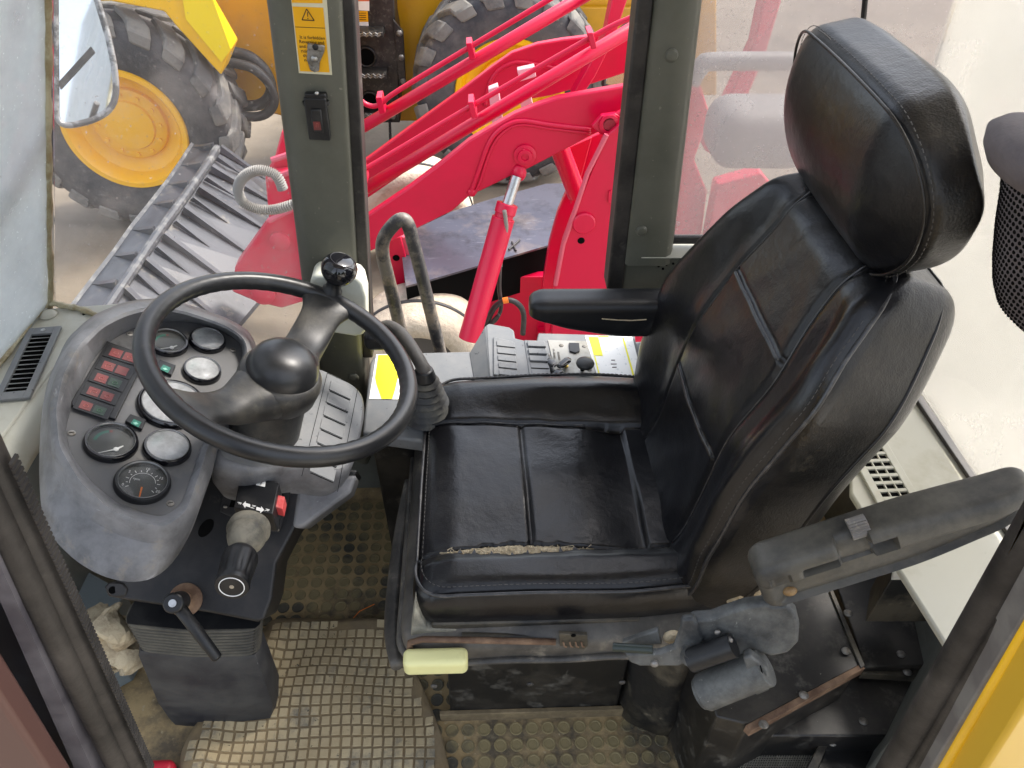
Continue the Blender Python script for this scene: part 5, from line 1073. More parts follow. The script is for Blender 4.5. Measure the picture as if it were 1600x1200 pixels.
# perforated headrest cover at the right edge
ph = thing('mesh_cushion', 'dark perforated fabric cushion hanging at the right edge of the view', 'cushion', W(1620, 370, y=.62))
HM = mat('perforated_fabric', (.11, .095, .10), .85, dirt=((.17, .15, .155), 20, .4, .8, .6), bump=('noise', 300, .5, .001))
c0 = W(1640, 250, y=.62); zt_ = W(1560, 235, y=.62)[2]
def ring_h(zc, r, ry): return [np.array([c0[0]+(zt_-zc)*.38+r*math.cos(a), c0[1]+ry*math.sin(a), zc]) for a in np.linspace(0, 2*math.pi, 40, endpoint=False)]
zt = W(1560, 235, y=.62)[2]; zb = W(1590, 505, y=.62)[2]; rL = c0[0]-W(1566, 290, y=.62)[0]
prof = [(1.0, .7), (.97, .93), (.90, 1.0), (.7, .98), (.5, 1.03), (.3, 1.03), (.15, .98), (.06, .86), (0, .6)]
obj('cover_body', loft([ring_h(zb+(zt-zb)*t, rL*s, .06*s) for t, s in prof]), HM, ph, smooth=180)
obj('cover_brim', loft([ring_h(zt+d, (rL+.016)*s, .075*s) for d, s in ((-.028, .86), (-.026, .98), (-.014, 1.04), (.0, 1.0), (.010, .8), (.014, .4))]), HM, ph, smooth=180)
hl = []
for i in range(22):
    zz = zb+.012+(zt-zb-.05)*i/21; t = (zz-zb)/(zt-zb); s = np.interp(t, [p[0] for p in prof[::-1]], [p[1] for p in prof[::-1]])
    for j in range(40):
        a = math.pi*.75+ (j+.5*(i % 2))/40*math.pi*1.3-.5; c = np.array([c0[0]+(zt_-zz)*.38+rL*s*math.cos(a), c0[1]+.06*s*math.sin(a), zz]); nn_ = _n([math.cos(a)/rL, math.sin(a)/.06, 0]); hl.append(cyl(c-nn_*.001, c+nn_*.0006, .0021, 6))
obj('fabric_holes', join(*hl), HOL, ph, smooth=0, kind='stuff')
# ================================================================== machines outside
def plate(name, pts, Y, th, m, par, bevel=.004, **k): return obj(name, prism(WL(pts, y=Y), (0, th, 0)), m, par, bevel=bevel, **k)
def tyre(par, c, r, w, m, ml, nl=22, rim=None, rimr=.56, lug=.05, ax=(0, -1, 0), deep=.10):
    f = Fr(c, _n(np.cross((0, 0, 1), ax)), np.cross(ax, _n(np.cross((0, 0, 1), ax))))       # n = axis towards the camera
    if f.n @ np.array(ax) < 0: f = Fr(c, -f.u, f.v)
    h = w/2; pr = [(r*rimr, h*.80), (r*(rimr+.06), h*.92), (r*.78, h*1.0), (r*.90, h*.94), (r*.95, h*.80), (r*.955, h*.4), (r*.955, 0), (r*.955, -h*.4), (r*.95, -h*.8), (r*.88, -h*.95), (r*.75, -h), (r*rimr, -h*.8)]
    t = obj('tyre', lathe(f, pr, 64, False, False), m, par, smooth=60)
    parts = []
    for k in range(nl):
        for s in (-1, 1):
            a0 = 2*math.pi*(k+(.5 if s > 0 else 0))/nl; da = 2*math.pi/nl
            A = []
            for tt in np.linspace(0, 1, 5):
                y = s*h*(1.01-tt*.96); a = a0+da*(.12+.75*tt**1.3); ww = da*(.36-.04*tt); rr = r*(1 if tt > .05 else .955)
                A.append([f.P((r*.93)*math.cos(a-ww), (r*.93)*math.sin(a-ww), y), f.P((r*.93)*math.cos(a+ww), (r*.93)*math.sin(a+ww), y), f.P(rr*math.cos(a+ww*.8), rr*math.sin(a+ww*.8), y*(1 if tt > .05 else .985)), f.P(rr*math.cos(a-ww*.8), rr*math.sin(a-ww*.8), y*(1 if tt > .05 else .985))])
            # shoulder extension down the sidewall
            a = a0+da*.05; ww = da*.34; e = [f.P(r*.84*math.cos(a-ww), r*.84*math.sin(a-ww), s*h*.97), f.P(r*.84*math.cos(a+ww), r*.84*math.sin(a+ww), s*h*.97), f.P(r*.85*math.cos(a+ww*.8), r*.85*math.sin(a+ww*.8), s*h*1.03), f.P(r*.85*math.cos(a-ww*.8), r*.85*math.sin(a-ww*.8), s*h*1.03)]
            parts.append(loft([e]+A))
    obj('tread_lugs', join(*parts), ml, t, bevel=r*.012, seg=1, smooth=30, kind='stuff')
    if rim:
        R = r*rimr; g = [(R*1.06, h*.86), (R*1.04, h*.93), (R*.96, h*.92), (R*.90, h*.78), (R*.86, h*.52), (R*.74, h*.38), (R*.64, h*.36), (R*.62, h*.46), (R*.58, h*.50), (R*.44, h*.50), (R*.42, h*.56), (R*.2, h*.60), (0, h*.60)]
        w_ = obj('rim', lathe(f, g, 64, False, False), rim, par, smooth=35)
        for k in range(12): a = 2*math.pi*k/12; obj('wheel_nut', cyl(f.P(R*.53*math.cos(a), R*.53*math.sin(a), h*.50), f.P(R*.53*math.cos(a), R*.53*math.sin(a), h*.55), R*.035, 8), rim, w_)
    return t
# ---- yellow loader
yl = thing('yellow_loader', 'big yellow wheel loader with deep-lugged tyres and a black step ladder', 'wheel loader', W(500, 200, y=6.2)*np.array([1, 1, 0])+np.array([0, 0, GZ]))
def wheel_c(px, py, r, w): 
    z = GZ+r; p = W(px, py, z=z); return p+np.array([0, w/2, 0])
for (px, py) in ((192, 208), (797, 152)):
    wh = None; c = wheel_c(px, py, .80, .56)
    tyre(yl, c, .80, .56, TYR, TYD, 20, YEW, .53)
c1 = wheel_c(192, 208, .80, .56); c2 = wheel_c(797, 152, .80, .56); print('wheels', c1, c2)
Yb = c2[1]+.35
YEO = mat('yellow_orange_paint', (.60, .30, .004), .35, dirt=((.40, .2, .02), 1.6, .45, .85, .6), coat=.2)
plate('body_panel', [(608, -160), (1120, -160), (1120, 150), (900, 150), (800, 120), (690, 140), (665, 190), (608, 190)], Yb, 1.2, YEO, yl, .02)
plate('body_step', [(905, 12), (1010, 12), (1010, 62), (900, 62)], Yb-.06, .05, YEO, yl, .01)
Yf = c1[1]+.10
plate('front_frame', [(300, -120), (540, -120), (540, 180), (440, 182), (400, 172), (345, 150), (330, 60)], Yf+.25, .9, YEO, yl, .02)
plate('boom_arm', [(150, -120), (330, -120), (322, 10), (361, 77), (345, 118), (276, 42), (256, 18), (172, 2), (150, 2)], Yf-.30, .22, YEL, yl, .012)
plate('boom_edge', [(276, -60), (312, -60), (361, 77), (346, 98), (290, 30)], Yf-.315, .012, mat('bright_yellow', (.88, .66, .004), .3), yl, .002)  # brighter yellow facet along the boom
hp = smoothpath(WL([(340, 80), (365, 82), (392, 90), (415, 112), (424, 140), (412, 160), (385, 165), (345, 152)], y=Yf+.12), 6)
obj('hose', tube(hp, .042, 12), HOS, yl, smooth=180); obj('hose', tube([p+np.array([.03, -.09, -.05]) for p in hp], .036, 12), HOS, yl, smooth=180)
plate('axle_guard', [(100, -100), (170, -100), (175, 12), (150, 40), (110, 30)], Yf+.1, .5, mat('dark_chassis', (.05, .05, .055), .6), yl, .02)
Yl = W(575, 190, z=GZ+.45)[1]
plate('ladder_panel', [(520, -80), (612, -80), (617, 30), (622, 60), (625, 192), (540, 192), (520, 150)], Yl, .5, BLK, yl, .01)
plate('ladder_flange', [(614, 30), (630, 50), (634, 132), (624, 138)], Yl-.02, .04, BLK, yl, .004)
for p in ((624, 52), (627, 90), (630, 127), (614, 182)): obj('ladder_bolt', ball(W(*p, y=Yl-.03), .026, 1, .6, 1, 12), GAL, yl, smooth=180)
for y0, x0, x1 in ((55, 538, 598), (120, 546, 603), (182, 553, 606)):
    st_ = plate('step', [(x0, y0-6), (x1, y0-4), (x1+1, y0+4), (x0+1, y0+2)], Yl-.16, .16, BLK, yl, .002)
    mt_ = [tube([W(x0+3+(x1-x0-6)*i/12, y0+r*3.2+(2 if i % 2 else -1), y=Yl-.165) for i in range(13)], .007, 5) for r in (-1, 0)]
    obj('step_mesh', join(*mt_), GAL, st_, kind='stuff')
for p, r in (((572, 89), .075), ((578, 158), .075)):
    f = Fr(W(*p, y=Yl-.01), (1, 0, 0), (0, 0, 1)); obj('step_hole', tube([f.P(r*math.cos(a), r*math.sin(a)) for a in np.linspace(0, 2*math.pi, 33)[:-1]], .010, 8, closed=True), BLK, yl, smooth=180); obj('step_hole', lathe(Fr(f.o-np.array([0, .002, 0]), f.u, f.v), [(r, 0), (r, .001)], 28), HOL, yl)
plate('warning_label', [(553, 2), (577, 2), (577, 17), (554, 16)], Yl-.006, .004, LBL, yl, 0)
plate('warning_label', [(553, -6), (577, -6), (577, 1.6), (553, 1.6)], Yl-.006, .004, mat('label_red', (.7, .12, .05), .5), yl, 0)
plate('warning_label', [(557, 17.5), (574.5, 17.5), (575.5, 34), (558, 34)], Yl-.006, .004, STK, yl, 0)
plate('warning_label', [(559, 34.4), (575.6, 34.4), (576.3, 45), (560, 45)], Yl-.006, .004, LBL, yl, 0)
for i in range(4): plate('label_print', [(560, 20+i*3.4), (572, 20+i*3.4), (572, 21+i*3.4), (560, 21+i*3.4)], Yl-.008, .001, INK, yl, 0)
for x0 in (560, 609):
    ch = [W(x0+(x0 > 580)*1.5*i*.2, 190+i*9, y=Yl-.02) for i in range(7)]
    for i in range(6): obj('chain_link', cyl(ch[i], ch[i]+(ch[i+1]-ch[i])*.85, .012, 8), HOS, yl)
# ---- red loader
PKD = PNK; pkw = mat('pink_edge', (.6, .09, .14), .4)
pk = thing('red_loader', 'small crimson-pink loader with twin lift arms and a dusty cream tyre', 'wheel loader', W(700, 500, y=3.6)*np.array([1, 1, 0])+np.array([0, 0, GZ]))
YN, YFa = 3.42, 4.42
near = [(520, 380), (566, 343), (640, 293), (690, 255), (733, 220), (770, 198), (805, 178), (840, 164), (873, 153), (930, 143), (1010, 129), (1030, 128), (1026, 160), (1000, 176), (923, 213), (880, 236), (827, 263), (795, 277), (765, 292), (733, 307), (707, 330), (640, 363), (590, 388), (530, 415), (480, 440), (440, 420)]
na_ = plate('lift_arm', near, YN, .05, PNK, pk, .008)
far = [(440, 340), (540, 272), (558, 260), (640, 200), (720, 142), (770, 104), (800, 83), (840, 69), (880, 62), (923, 57), (990, 48), (990, 110), (930, 130), (860, 150), (800, 160), (740, 190), (640, 265), (560, 320), (480, 370)]
plate('lift_arm', far, YFa, .05, PNK, pk, .008)
def ribp(pts, r, Y, m=PNK, nm='weld_rib', par=None, k=5): return obj(nm, tube(smoothpath(WL(pts, y=Y), k), r, 10), m, par or na_, smooth=180)
ribp([(735, 303), (742, 284), (752, 255), (762, 228), (775, 208), (797, 193), (820, 189), (860, 195), (923, 202)], .011, YN-.004)
ribp([(742, 302), (750, 284), (759, 255), (769, 230), (781, 212), (800, 198), (822, 195), (862, 201), (923, 208)], .008, YN-.002)
bs = ball(W(737, 301, y=YN-.005), .022, 1, .5, 1, 14); obj('rib_end', bs, PNK, na_, smooth=180)
farm_ = [o for o in COL.objects if o.name == 'lift_arm.001'][0]
ribp([(758, 165), (762, 140), (772, 118), (790, 103), (815, 97), (870, 107)], .012, YFa-.004, par=farm_)
def boss(c, Y, prof, m=PNK, nm='pin_boss', par=pk): return obj(nm, lathe(Fr(W(*c, y=Y), (1, 0, 0), (0, 0, 1)), prof, 32), m, par, smooth=40)
boss((820, 242), YN, [(.053, 0), (.053, .012), (.044, .016), (.036, .016), (.034, .026), (.018, .028), (.016, .020), (0, .020)], par=na_)
for a in (20, 140, 260): obj('boss_bolt', ball(W(820+8*math.cos(math.radians(a)), 242+8*math.sin(math.radians(a)), y=YN-.02), .007, 1, .8, 1, 10), PNK, na_)
# clevis plates on the tower
plate('clevis', [(925, 198), (940, 181), (962, 178), (976, 186), (968, 200), (952, 214), (938, 210)], YN-.10, .03, PNK, pk, .004)
boss((952, 194), YN-.10, [(.046, 0), (.046, .012), (.040, .014), (.028, .014), (.027, .002), (0, .002)]); obj('clevis_hole', lathe(Fr(W(952, 194, y=YN-.1135), (1, 0, 0), (0, 0, 1)), [(.027, 0), (.027, .0005)], 24), mat('deep_red', (.25, .004, .02), .5), pk)
ribp([(962, 181), (990, 165), (1012, 150)], .016, YN-.08, nm='clevis_bar', par=pk)
# tower
plate('tower_plate', [(946, 214), (975, 190), (1000, 168), (1030, 160), (1022, 420), (1010, 560), (860, 560), (866, 445), (880, 380), (893, 345)], YN-.14, .06, PNK, pk, .006)
plate('tower_plate', [(923, 215), (945, 206), (900, 330), (884, 370), (878, 440), (852, 540), (848, 440), (858, 380), (872, 330)], YN+.30, .04, PNK, pk, .006)
obj('tower_edge', tube(WL([(948, 210), (918, 270), (893, 345), (880, 382), (868, 445)], y=YN-.14), .012, 8), pkw, pk)
boss((912, 348), YN-.14, [(.056, 0), (.056, .010), (.050, .016), (0, .017)]); obj('round_hole', lathe(Fr(W(908, 376, y=YN-.1405), (1, 0, 0), (0, 0, 1)), [(.018, 0), (.018, .001)], 20), HOL, pk)
plate('hook', [(955, 298), (958, 312), (968, 318), (975, 312), (974, 322), (960, 326), (950, 316), (951, 300)], YN-.15, .02, PNK, pk, .002)
obj('cross_tube', cyl(W(872, 225, y=YN+.15), W(902, 305, y=YN+.15), .048, 28), PNK, pk)
plate('tower_web', [(880, 235), (925, 215), (905, 290), (892, 320)], YN+.26, .03, mat('deep_pink', (.55, .006, .04), .4), pk, .004)
plate('rear_post', [(968, -60), (1000, -60), (960, 60), (930, 120), (903, 160), (893, 152), (925, 95), (945, 55)], YFa-.2, .10, PNK, pk, .006)
# hydraulic cylinder and rods
obj('lift_cylinder', lathe(Fr(W(791, 322, y=3.30), _n(np.cross(_n(W(735, 525, y=3.12)-W(791, 322, y=3.30)), (0, 1, 0))), (0, 1, 0)), [(.01, 0), (.01, .001)], 8), PNK, pk)
A_, B_ = W(793, 318, y=3.34), W(733, 530, y=3.10); d_ = _n(B_-A_)
obj('lift_cylinder', join(cyl(A_, A_+d_*.05, .052, 28), cyl(A_+d_*.045, A_+d_*.075, .046, 28), cyl(A_+d_*.07, B_, .056, 28)), PNK, pk, bevel=.004, kind=None)
obj('piston_rod', cyl(W(807, 276, y=3.40), A_+d_*.01, .026, 20), CHR, pk); obj('rod_eye', ball(W(811, 270, y=3.42), .045, .8, .6, 1, 16), PNK, pk, smooth=180)
obj('cylinder_line', tube(smoothpath(WL([(788, 329), (790, 342), (791, 362), (785, 388), (781, 402)], y=3.26), 6), .010, 8), HOG, pk, smooth=180)
obj('line_fitting', cyl(W(781, 400, y=3.25), W(781, 416, y=3.25), .014, 10), GAL, pk)
obj('hose', tube(smoothpath(WL([(781, 415), (780, 450), (783, 480), (776, 498), (768, 505)], y=3.24), 6), .011, 8), HOS, pk, smooth=180)
obj('hose', tube(smoothpath(WL([(760, 530), (763, 500), (775, 478), (792, 469), (808, 474), (818, 490), (817, 522)], y=3.22), 6), .015, 10), HOS, pk, smooth=180)
obj('hose', tube(smoothpath(WL([(756, 540), (768, 505), (780, 492)], y=3.2), 6), .010, 8), HOS, pk, smooth=180)
obj('hose_tag', cyl(W(786, 470, y=3.205), W(794, 468.5, y=3.205), .0165, 12), ORA, pk)
def pipe(pts, r, Y, par=pk, nm='steel_pipe', m=PNK): return obj(nm, tube(WL(pts, y=Y), r, 16), m, par, smooth=180)
pipe([(1080, -10), (520, 325)], .031, YN+.16); pipe([(960, -34), (500, 238)], .034, YFa-.08)
obj('thin_pipe', tube(smoothpath(WL([(1003, 20), (985, 28), (930, 55), (738, 165), (562, 269), (520, 292)], y=YN+.10), 5), .012, 10), PNK, pk, smooth=180)
obj('thin_pipe', tube(smoothpath(WL([(900, -26), (735, 73), (620, 143), (598, 160), (585, 166), (572, 163), (562, 155)], y=YFa-.16), 5), .014, 10), PNK, pk, smooth=180)
obj('pipe_end', cyl(W(1012, 14, y=YN+.10), W(988, 26, y=YN+.10), .018, 12), GAL, pk); obj('pipe_end', cyl(W(540, 137, y=YFa-.16), W(562, 155, y=YFa-.16), .026, 12), HOG, pk)
for c, Y in (((925, 64), YN+.12), ((738, 172), YN+.12), ((566, 276), YN+.12), ((735, 80), YFa-.12), ((594, 165), YFa-.12)):
    plate('pipe_clamp', [(c[0]-7, c[1]-12), (c[0]+2, c[1]-13), (c[0]+8, c[1]+12), (c[0]-1, c[1]+14)], Y-.06, .10, PNK, pk, .003)
# cross plates between the arms, overexposed glare painted as pale pink
CPK = mat('overexposed_pink', (.72, .38, .42), .6)
plate('cross_plate', [(763, 140), (778, 134), (783, 165), (786, 190), (770, 199)], YN+.45, .05, CPK, pk, .004)
plate('cross_plate', [(808, 110), (835, 104), (838, 120), (812, 128)], YN+.6, .05, CPK, pk, .004); plate('cross_plate', [(812, 155), (830, 150), (833, 165), (815, 172)], YN+.4, .05, CPK, pk, .004)
# sheet metal hood, dark gap and beam
hood = WL([(634, 447), (672, 437), (874, 378), (890, 330), (888, 286), (853, 287), (770, 310), (707, 330), (640, 362), (628, 400)], z=-.86)
obj('hood_sheet', prism(hood, (0, 0, -.012)), STL, pk, smooth=0)
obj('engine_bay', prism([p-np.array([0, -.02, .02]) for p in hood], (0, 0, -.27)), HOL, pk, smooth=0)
obj('hinge', join(cyl(W(795, 390, z=-.855), W(812, 375, z=-.855), .006, 8), cyl(W(800, 378, z=-.855), W(806, 392, z=-.855), .006, 8)), HOS, pk)
plate('frame_beam', [(640, 436), (720, 434), (1010, 430), (1010, 640), (640, 640)], 3.80, .06, PNK, pk, .006)
plate('beam_lower', [(840, 520), (1010, 505), (1010, 640), (840, 640)], 3.74, .06, PNK, pk, .006)
plate('front_bracket', [(603, 376), (626, 370), (633, 396), (642, 440), (648, 478), (612, 482)], 3.74, .05, PNK, pk, .005); obj('bracket_hole', lathe(Fr(W(619, 403, y=3.738), (1, 0, 0), (0, 0, 1)), [(.020, 0), (.020, .001)], 20), HOL, pk)
plate('front_bracket', [(626, 370), (634, 371), (642, 395), (656, 440), (641, 444), (633, 396)], 3.76, .04, CPK if False else pkw, pk, .003)
obj('tan_pin', lathe(Fr(W(638, 457, z=-1.0), (1, 0, 0), (0, 1, 0)), [(.03, 0), (.03, .01), (.018, .018)], 16), TYM, pk)
# tyres
for (px, py, r, w) in ((655, 580, .37, .40), (652, 352, .40, .36)):
    c = W(px, py, z=GZ+r)+np.array([0, w/2, 0]); f = Fr(c, (1, 0, 0), (0, 0, 1)); h = w/2
    if f.n[1] > 0: f = Fr(c, (-1, 0, 0), (0, 0, 1))
    pr = [(r*.55, h*.75), (r*.62, h*.95), (r*.80, h*1.0), (r*.92, h*.9), (r*.955, h*.70), (r*.99, h*.30), (r*.995, h*.26), (r*.955, h*.22), (r*.955, h*.16), (r*1.0, h*.10), (r*1.0, -h*.6), (r*.96, -h*.85), (r*.8, -h), (r*.55, -h*.75)]
    t = obj('tyre', lathe(f, pr, 72, False, False), TYM, pk, smooth=50)
    obj('tread_groove', tube([f.P(r*.985*math.cos(a), r*.985*math.sin(a), h*.2) for a in np.linspace(0, 2*math.pi, 73)[:-1]], .014, 8, closed=True), HOS, t, smooth=180)
    obj('wheel_disc', lathe(f, [(r*.60, h*.78), (r*.55, h*.6), (r*.4, h*.3), (0, h*.3)], 32, False, False), mat('dark_wheel', (.1, .09, .08), .7), pk)
# left arm end and linkage seen through the dusty side glass
lk_ = plate('arm_end', [(440, 205), (458, 212), (482, 400), (480, 470), (440, 482), (400, 472), (362, 456), (367, 418), (420, 345), (414, 275), (428, 250)], 3.36, .10, PNK, pk, .01)
plate('arm_web', [(418, 270), (470, 262), (474, 300), (418, 330)], 3.32, .04, PNK, pk, .006)
boss((438, 375), 3.36, [(.05, 0), (.05, .02), (.03, .03), (0, .03)]); boss((412, 458), 3.36, [(.06, 0), (.06, .02), (.03, .03), (0, .03)])
for a, b in (((422, 280), (470, 262)), ((420, 345), (474, 318)), ((425, 250), (470, 235))): obj('weld_rib', tube(WL([a, b], y=3.31), .014, 8), pkw, lk_)
# machine parts behind the scratched rear glass
plate('rear_frame_post', [(1205, -60), (1240, -60), (1195, 90), (1160, 170), (1125, 250), (1100, 235), (1140, 150), (1178, 70)], 3.5, .1, PNK, pk, .01)
plate('rear_panel', [(1030, 190), (1090, 120), (1110, 180), (1085, 250), (1105, 300), (1095, 380), (1020, 380)], 3.7, .1, PNK, pk, .01)
plate('rear_panel', [(1120, 290), (1190, 270), (1230, 320), (1200, 390), (1100, 395)], 3.6, .1, PNK, pk, .01)
plate('cab_window', [(950, 58), (1000, 30), (1060, 30), (1060, 140), (948, 136), (944, 125)], YFa+.1, .02, glass('tinted_glass', .4, (.5, .4, .38), .3, .8, 2, base=.15), pk, 0)
obj('window_gasket', tube(smoothpath(WL([(1000, 28), (968, 48), (952, 85), (944, 122), (950, 136), (1010, 138)], y=YFa+.09), 4), .014, 8), HOS, pk)
gs = thing('seat_reflection', 'pale grey solid imitating the seat reflection in the rear side glass', 'seat', W(1190, 260, y=2.9))  # added solid shapes stand in for a reflection in the glass
Vq, Fq = rbox((.40, .3, .24), (.09, .09, .09), .03); obj('reflected_pad', (Vq+W(1185, 205, y=2.9), Fq), mat('reflection_grey', (.20, .19, .18), .6), gs, smooth=180)
obj('reflected_tube', tube(smoothpath(WL([(1080, 130), (1095, 105), (1120, 96), (1300, 96)], y=2.6), 5), .03, 10), mat('reflection_tube', (.22, .21, .20), .5), gs, smooth=180)
# ---- bucket
bk = thing('loader_bucket', 'dark grey steel bucket back with a row of welded ribs, left of the arms', 'loader bucket', W(250, 380, z=-.9))
Lp = [(300, 226), (282, 254), (262, 283), (238, 314), (206, 354), (178, 394), (144, 438), (106, 488), (60, 546), (5, 615)]
Rp = [(340, 234), (322, 264), (301, 294), (279, 325), (249, 366), (222, 406), (192, 450), (158, 500), (120, 560), (75, 630)]
zl, zr = -.74, -.66
LW, RW = WL(Lp, z=zl), WL(Rp, z=zr)
BRD = mat('bucket_edge', (.05, .053, .06), .4, dirt=((.20, .20, .19), 14, .5, .8, .8))
for i in range(len(Lp)-1): obj('back_plate', prism([LW[i], LW[i+1], RW[i+1], RW[i]], (0, 0, -.03)), BUK, bk, smooth=0)
obj('edge_bar', tube(LW, .018, 4, flat=1), BRD, bk, smooth=0); obj('ridge_bar', tube([p+np.array([0, 0, .01]) for p in RW], .026, 10), BRD, bk)
for i in range(len(Lp)):
    a, b = LW[i], RW[i]; obj('rib', prism([a+(b-a)*.06, b-(b-a)*.08, b-(b-a)*.08+np.array([0, 0, .05]), a+(b-a)*.35+np.array([0, 0, .012])], _n(LW[min(i+1, 9)]-LW[min(i, 8)])*.03), BUK, bk, smooth=0)
Rr = [(440, 292), (468, 335), (466, 385), (440, 425), (405, 468), (368, 512), (320, 560), (270, 610), (235, 670), (200, 740)]
RR = WL(Rr, z=-1.02)
for i in range(len(Rp)-1): obj('lower_plate', prism([RW[i], RW[i+1], RR[i+1], RR[i]], (0, 0, -.03)), BUK, bk, smooth=0)
for i in range(len(Rp)):
    a, b = RW[i], RR[i]; dl = _n(RW[min(i+1, 9)]-RW[min(i, 8)])
    obj('gusset', prism([a+(b-a)*.05+np.array([0, 0, .012]), a+(b-a)*.10+np.array([0, 0, .065]), a+(b-a)*.75+np.array([0, 0, .01])], dl*.032), BUK, bk, smooth=0)
    if i < 9:
        m_ = (RW[i]+RW[i+1])/2; n_ = (RR[i]+RR[i+1])/2; obj('stiffener', prism([m_+(n_-m_)*.05+np.array([0, 0, .012]), m_+(n_-m_)*.10+np.array([0, 0, .05]), m_+(n_-m_)*.40+np.array([0, 0, .01])], dl*.014), BUK, bk, smooth=0)
for e in (0, -1):
    obj('end_plate', prism([LW[e], RW[e], RR[e], RR[e]-np.array([0, 0, .45]), LW[e]-np.array([0, 0, .7])], (0, .02 if e == 0 else -.02, 0)), BUK, bk, smooth=0)
# corrugated grey hose loop
ch = smoothpath(WL([(442, 296), (433, 276), (415, 267), (395, 268), (378, 280), (372, 298), (380, 316), (400, 326), (425, 328), (450, 322), (476, 312)], y=3.1), 14)
chv = [.021+.0035*(1 if i % 2 else -1) for i in range(len(ch))]
obj('corrugated_hose', tube(ch, chv, 12), HOG, smooth=40, label='pale grey corrugated hose loop hanging beside the pink arm end', category='hose')
# mirror outside the corner glass
mr = thing('door_mirror', 'rounded outside mirror with chrome-grey rim reflecting sky and green', 'mirror', W(140, 100, y=1.55))
mo = resamp([(86, -40), (140, -40), (158, 20), (170, 60), (179, 105), (182, 140), (179, 160), (168, 176), (145, 188), (118, 195), (98, 197), (88, 188)], 80, 2)
MY = 1.62
mc = W(135, 80, y=MY); mn = _n([.30, -.93, .36]); 
def mp(p, c=0): return W(p[0], p[1], pl=(mc+mn*c, mn))
obj('mirror_shell', prism([mp(p, -.004) for p in mo], mn*-.035), PLA, mr, bevel=.006, smooth=40)
mg = np.array([135, 80])
obj('mirror_rim', tube([mp(p) for p in mo], .0065, 10, closed=True), mat('mirror_rim_grey', (.3, .3, .3), .3, metal=.5, dirt=((.08, .08, .08), 30, .45, .6, .9)), mr, smooth=180)
MIR = mat('mirror_glass', (.85, .88, .88), .04, metal=1)
obj('mirror_glass', ([mp(mg+(p-mg)*.97, .001) for p in mo], [list(range(80))]), MIR, mr, smooth=0)
obj('mirror_strip', prism([mp(p, .004) for p in ((92, 128), (142, 73), (148, 82), (95, 140))], mn*.004), HOS, mr)
# wiper on the windscreen
wpr = thing('wiper_arm', 'long dark wiper arm lying diagonally across the milky windscreen', 'wiper', W(20, 250, y=1.3))
wpl = (bot+_n(np.cross(dirw, top2-bot))*.03, _n(np.cross(dirw, top2-bot)))
obj('wiper_blade', tube([W(66, 166, pl=wpl), W(0, 288, pl=wpl), W(-60, 390, pl=wpl)], .007, 8), HOS, wpr)
obj('wiper_arm_bar', tube([W(50, 180, pl=wpl), W(-40, 330, pl=wpl)], .004, 8), PLA, wpr)
# far greenery and tarpaulins beyond the windscreen
random.seed(9)
def bush(c, r, n, m, lab):
    V = []; Fc = []
    for i in range(n):
        u = rng.normal(size=3); u /= np.linalg.norm(u); rr2 = r*(.6+.45*rng.random())*np.array([1.2, 1, .8]); p = np.array(c)+u*rr2*(1+.25*math.sin(5*u[0]+7*u[1]+3*u[2])); p[2] = max(p[2], GZ+.02)
        a = rng.normal(size=3); a = _n(a)*.09*(.6+rng.random()); b = rng.normal(size=3); b = _n(b-(b @ _n(a))*_n(a))*.05; k = len(V)
        V += [p-a, p+b, p+a, p-b]; Fc.append([k, k+1, k+2, k+3])
    t = thing('shrub', lab, 'shrub', (c[0], c[1], GZ), 'shrubs beyond the windscreen'); obj('foliage', (V, Fc), m, t, smooth=0)
    for k in range(3): obj('stem', cyl((c[0]+.2*k-.2, c[1], GZ), (c[0]+.5*k-.5, c[1]+.1*k, GZ+r), .04, 8), RST, t)
LF1 = mat('leaf_green', (.06, .10, .04), .6, dirt=((.14, .19, .09), 3, .4, .7, .8))
bush((-7.5, 5.6, GZ+.9), 1.2, 3500, LF1, 'leafy shrub seen dimly through the milky windscreen, nearer one'); bush((-9.2, 8.4, GZ+1.2), 1.6, 4000, LF1, 'leafy shrub seen dimly through the milky windscreen, farther one')
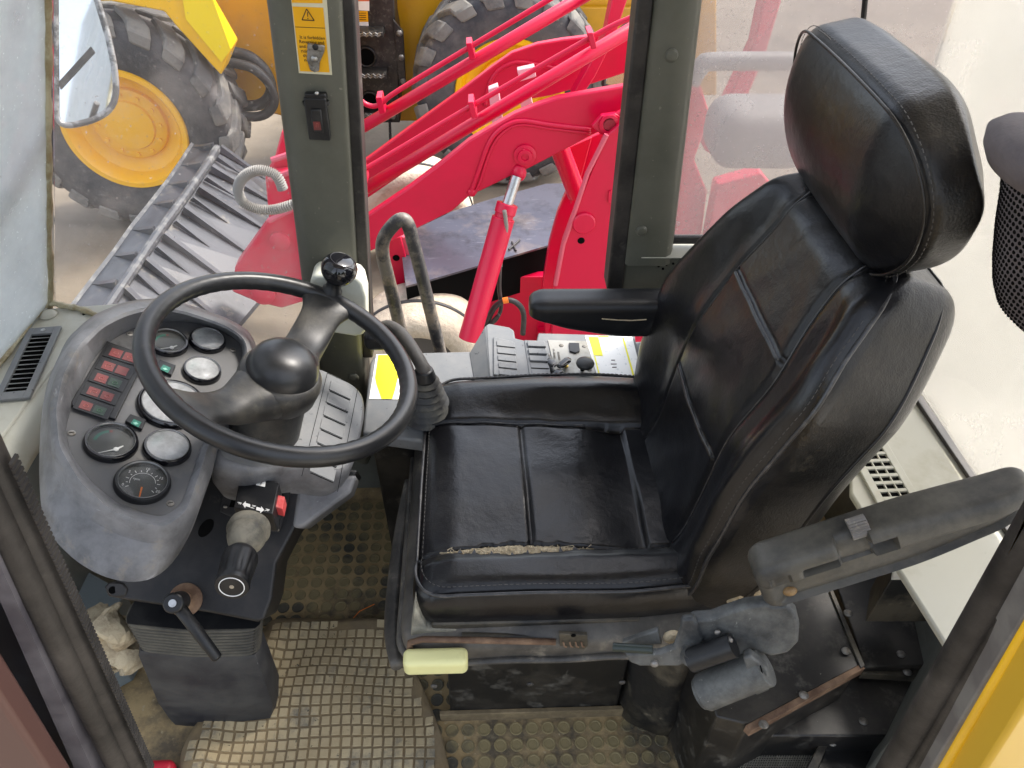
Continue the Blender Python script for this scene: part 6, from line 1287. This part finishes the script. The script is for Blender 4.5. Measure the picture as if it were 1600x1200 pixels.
tp = thing('purple_tarpaulin', 'purple-grey covered stack behind the milky windscreen at the top left corner', 'tarpaulin', (-6.6, 7.4, GZ)); Vt, Ft = rbox((1.6, 1.2, 1.5), .2, .06); Vt = Vt+np.stack([.04*np.sin(Vt[:, 2]*9+Vt[:, 1]*5), .04*np.sin(Vt[:, 0]*8), 0*Vt[:, 0]], 1)
obj('tarp_cover', (Vt+np.array([-6.6, 7.4, GZ+.75]), Ft), mat('tarp_purple', (.20, .09, .18), .6), tp, smooth=180)

# trees behind the camera, seen in the mirror and in the sheen of the leather
LF2 = mat('tree_leaf', (.05, .085, .035), .6, dirt=((.11, .15, .06), 1.5, .45, .7, .8)); BRK = mat('bark', (.12, .09, .06), .9)
for i_, (tx_, ty_, h_) in enumerate(((-3.0, -13, 6.2), (2.2, -14.5, 7.0), (7.5, -12.5, 5.6))):
    V = []; Fc = []
    for k in range(2600):
        u = _n(rng.normal(size=3)); lob = 1+.28*math.sin(4*u[0]+i_)*math.cos(3*u[2]+2*u[1]); p = np.array([tx_, ty_, GZ+h_*.66])+u*np.array([2.1, 1.9, h_*.33])*lob*(.55+.5*rng.random())
        a = _n(rng.normal(size=3))*.20*(.6+rng.random()); b = rng.normal(size=3); b = _n(b-(b @ _n(a))*_n(a))*.12; q = len(V); V += [p-a, p+b, p+a, p-b]; Fc.append([q, q+1, q+2, q+3])
    t = thing('tree', ('leftmost green tree of the row behind the camera, facing the mirror', 'tallest green tree in the middle of the row behind the camera', 'rightmost and lowest green tree of the row behind the camera')[i_], 'tree', (tx_, ty_, GZ), 'trees behind the camera')
    obj('crown', (V, Fc), LF2, t, smooth=0); obj('trunk', cyl((tx_, ty_, GZ), (tx_+.2, ty_, GZ+h_*.6), .16, 12, .09), BRK, t)
    for k in range(4): obj('limb', cyl((tx_+.1, ty_, GZ+h_*.4), (tx_+1.2*math.cos(k*1.7), ty_+1.2*math.sin(k*1.7), GZ+h_*.75), .07, 8, .03), BRK, t)
roof = thing('cab_roof', 'cab roof above the seat and wheel, out of frame', 'roof', (0, .8, 1.8))
obj('roof_shell', box(-.60, .80, .34, WY+.03, 1.78, 1.82), SIL, roof, bevel=.01)
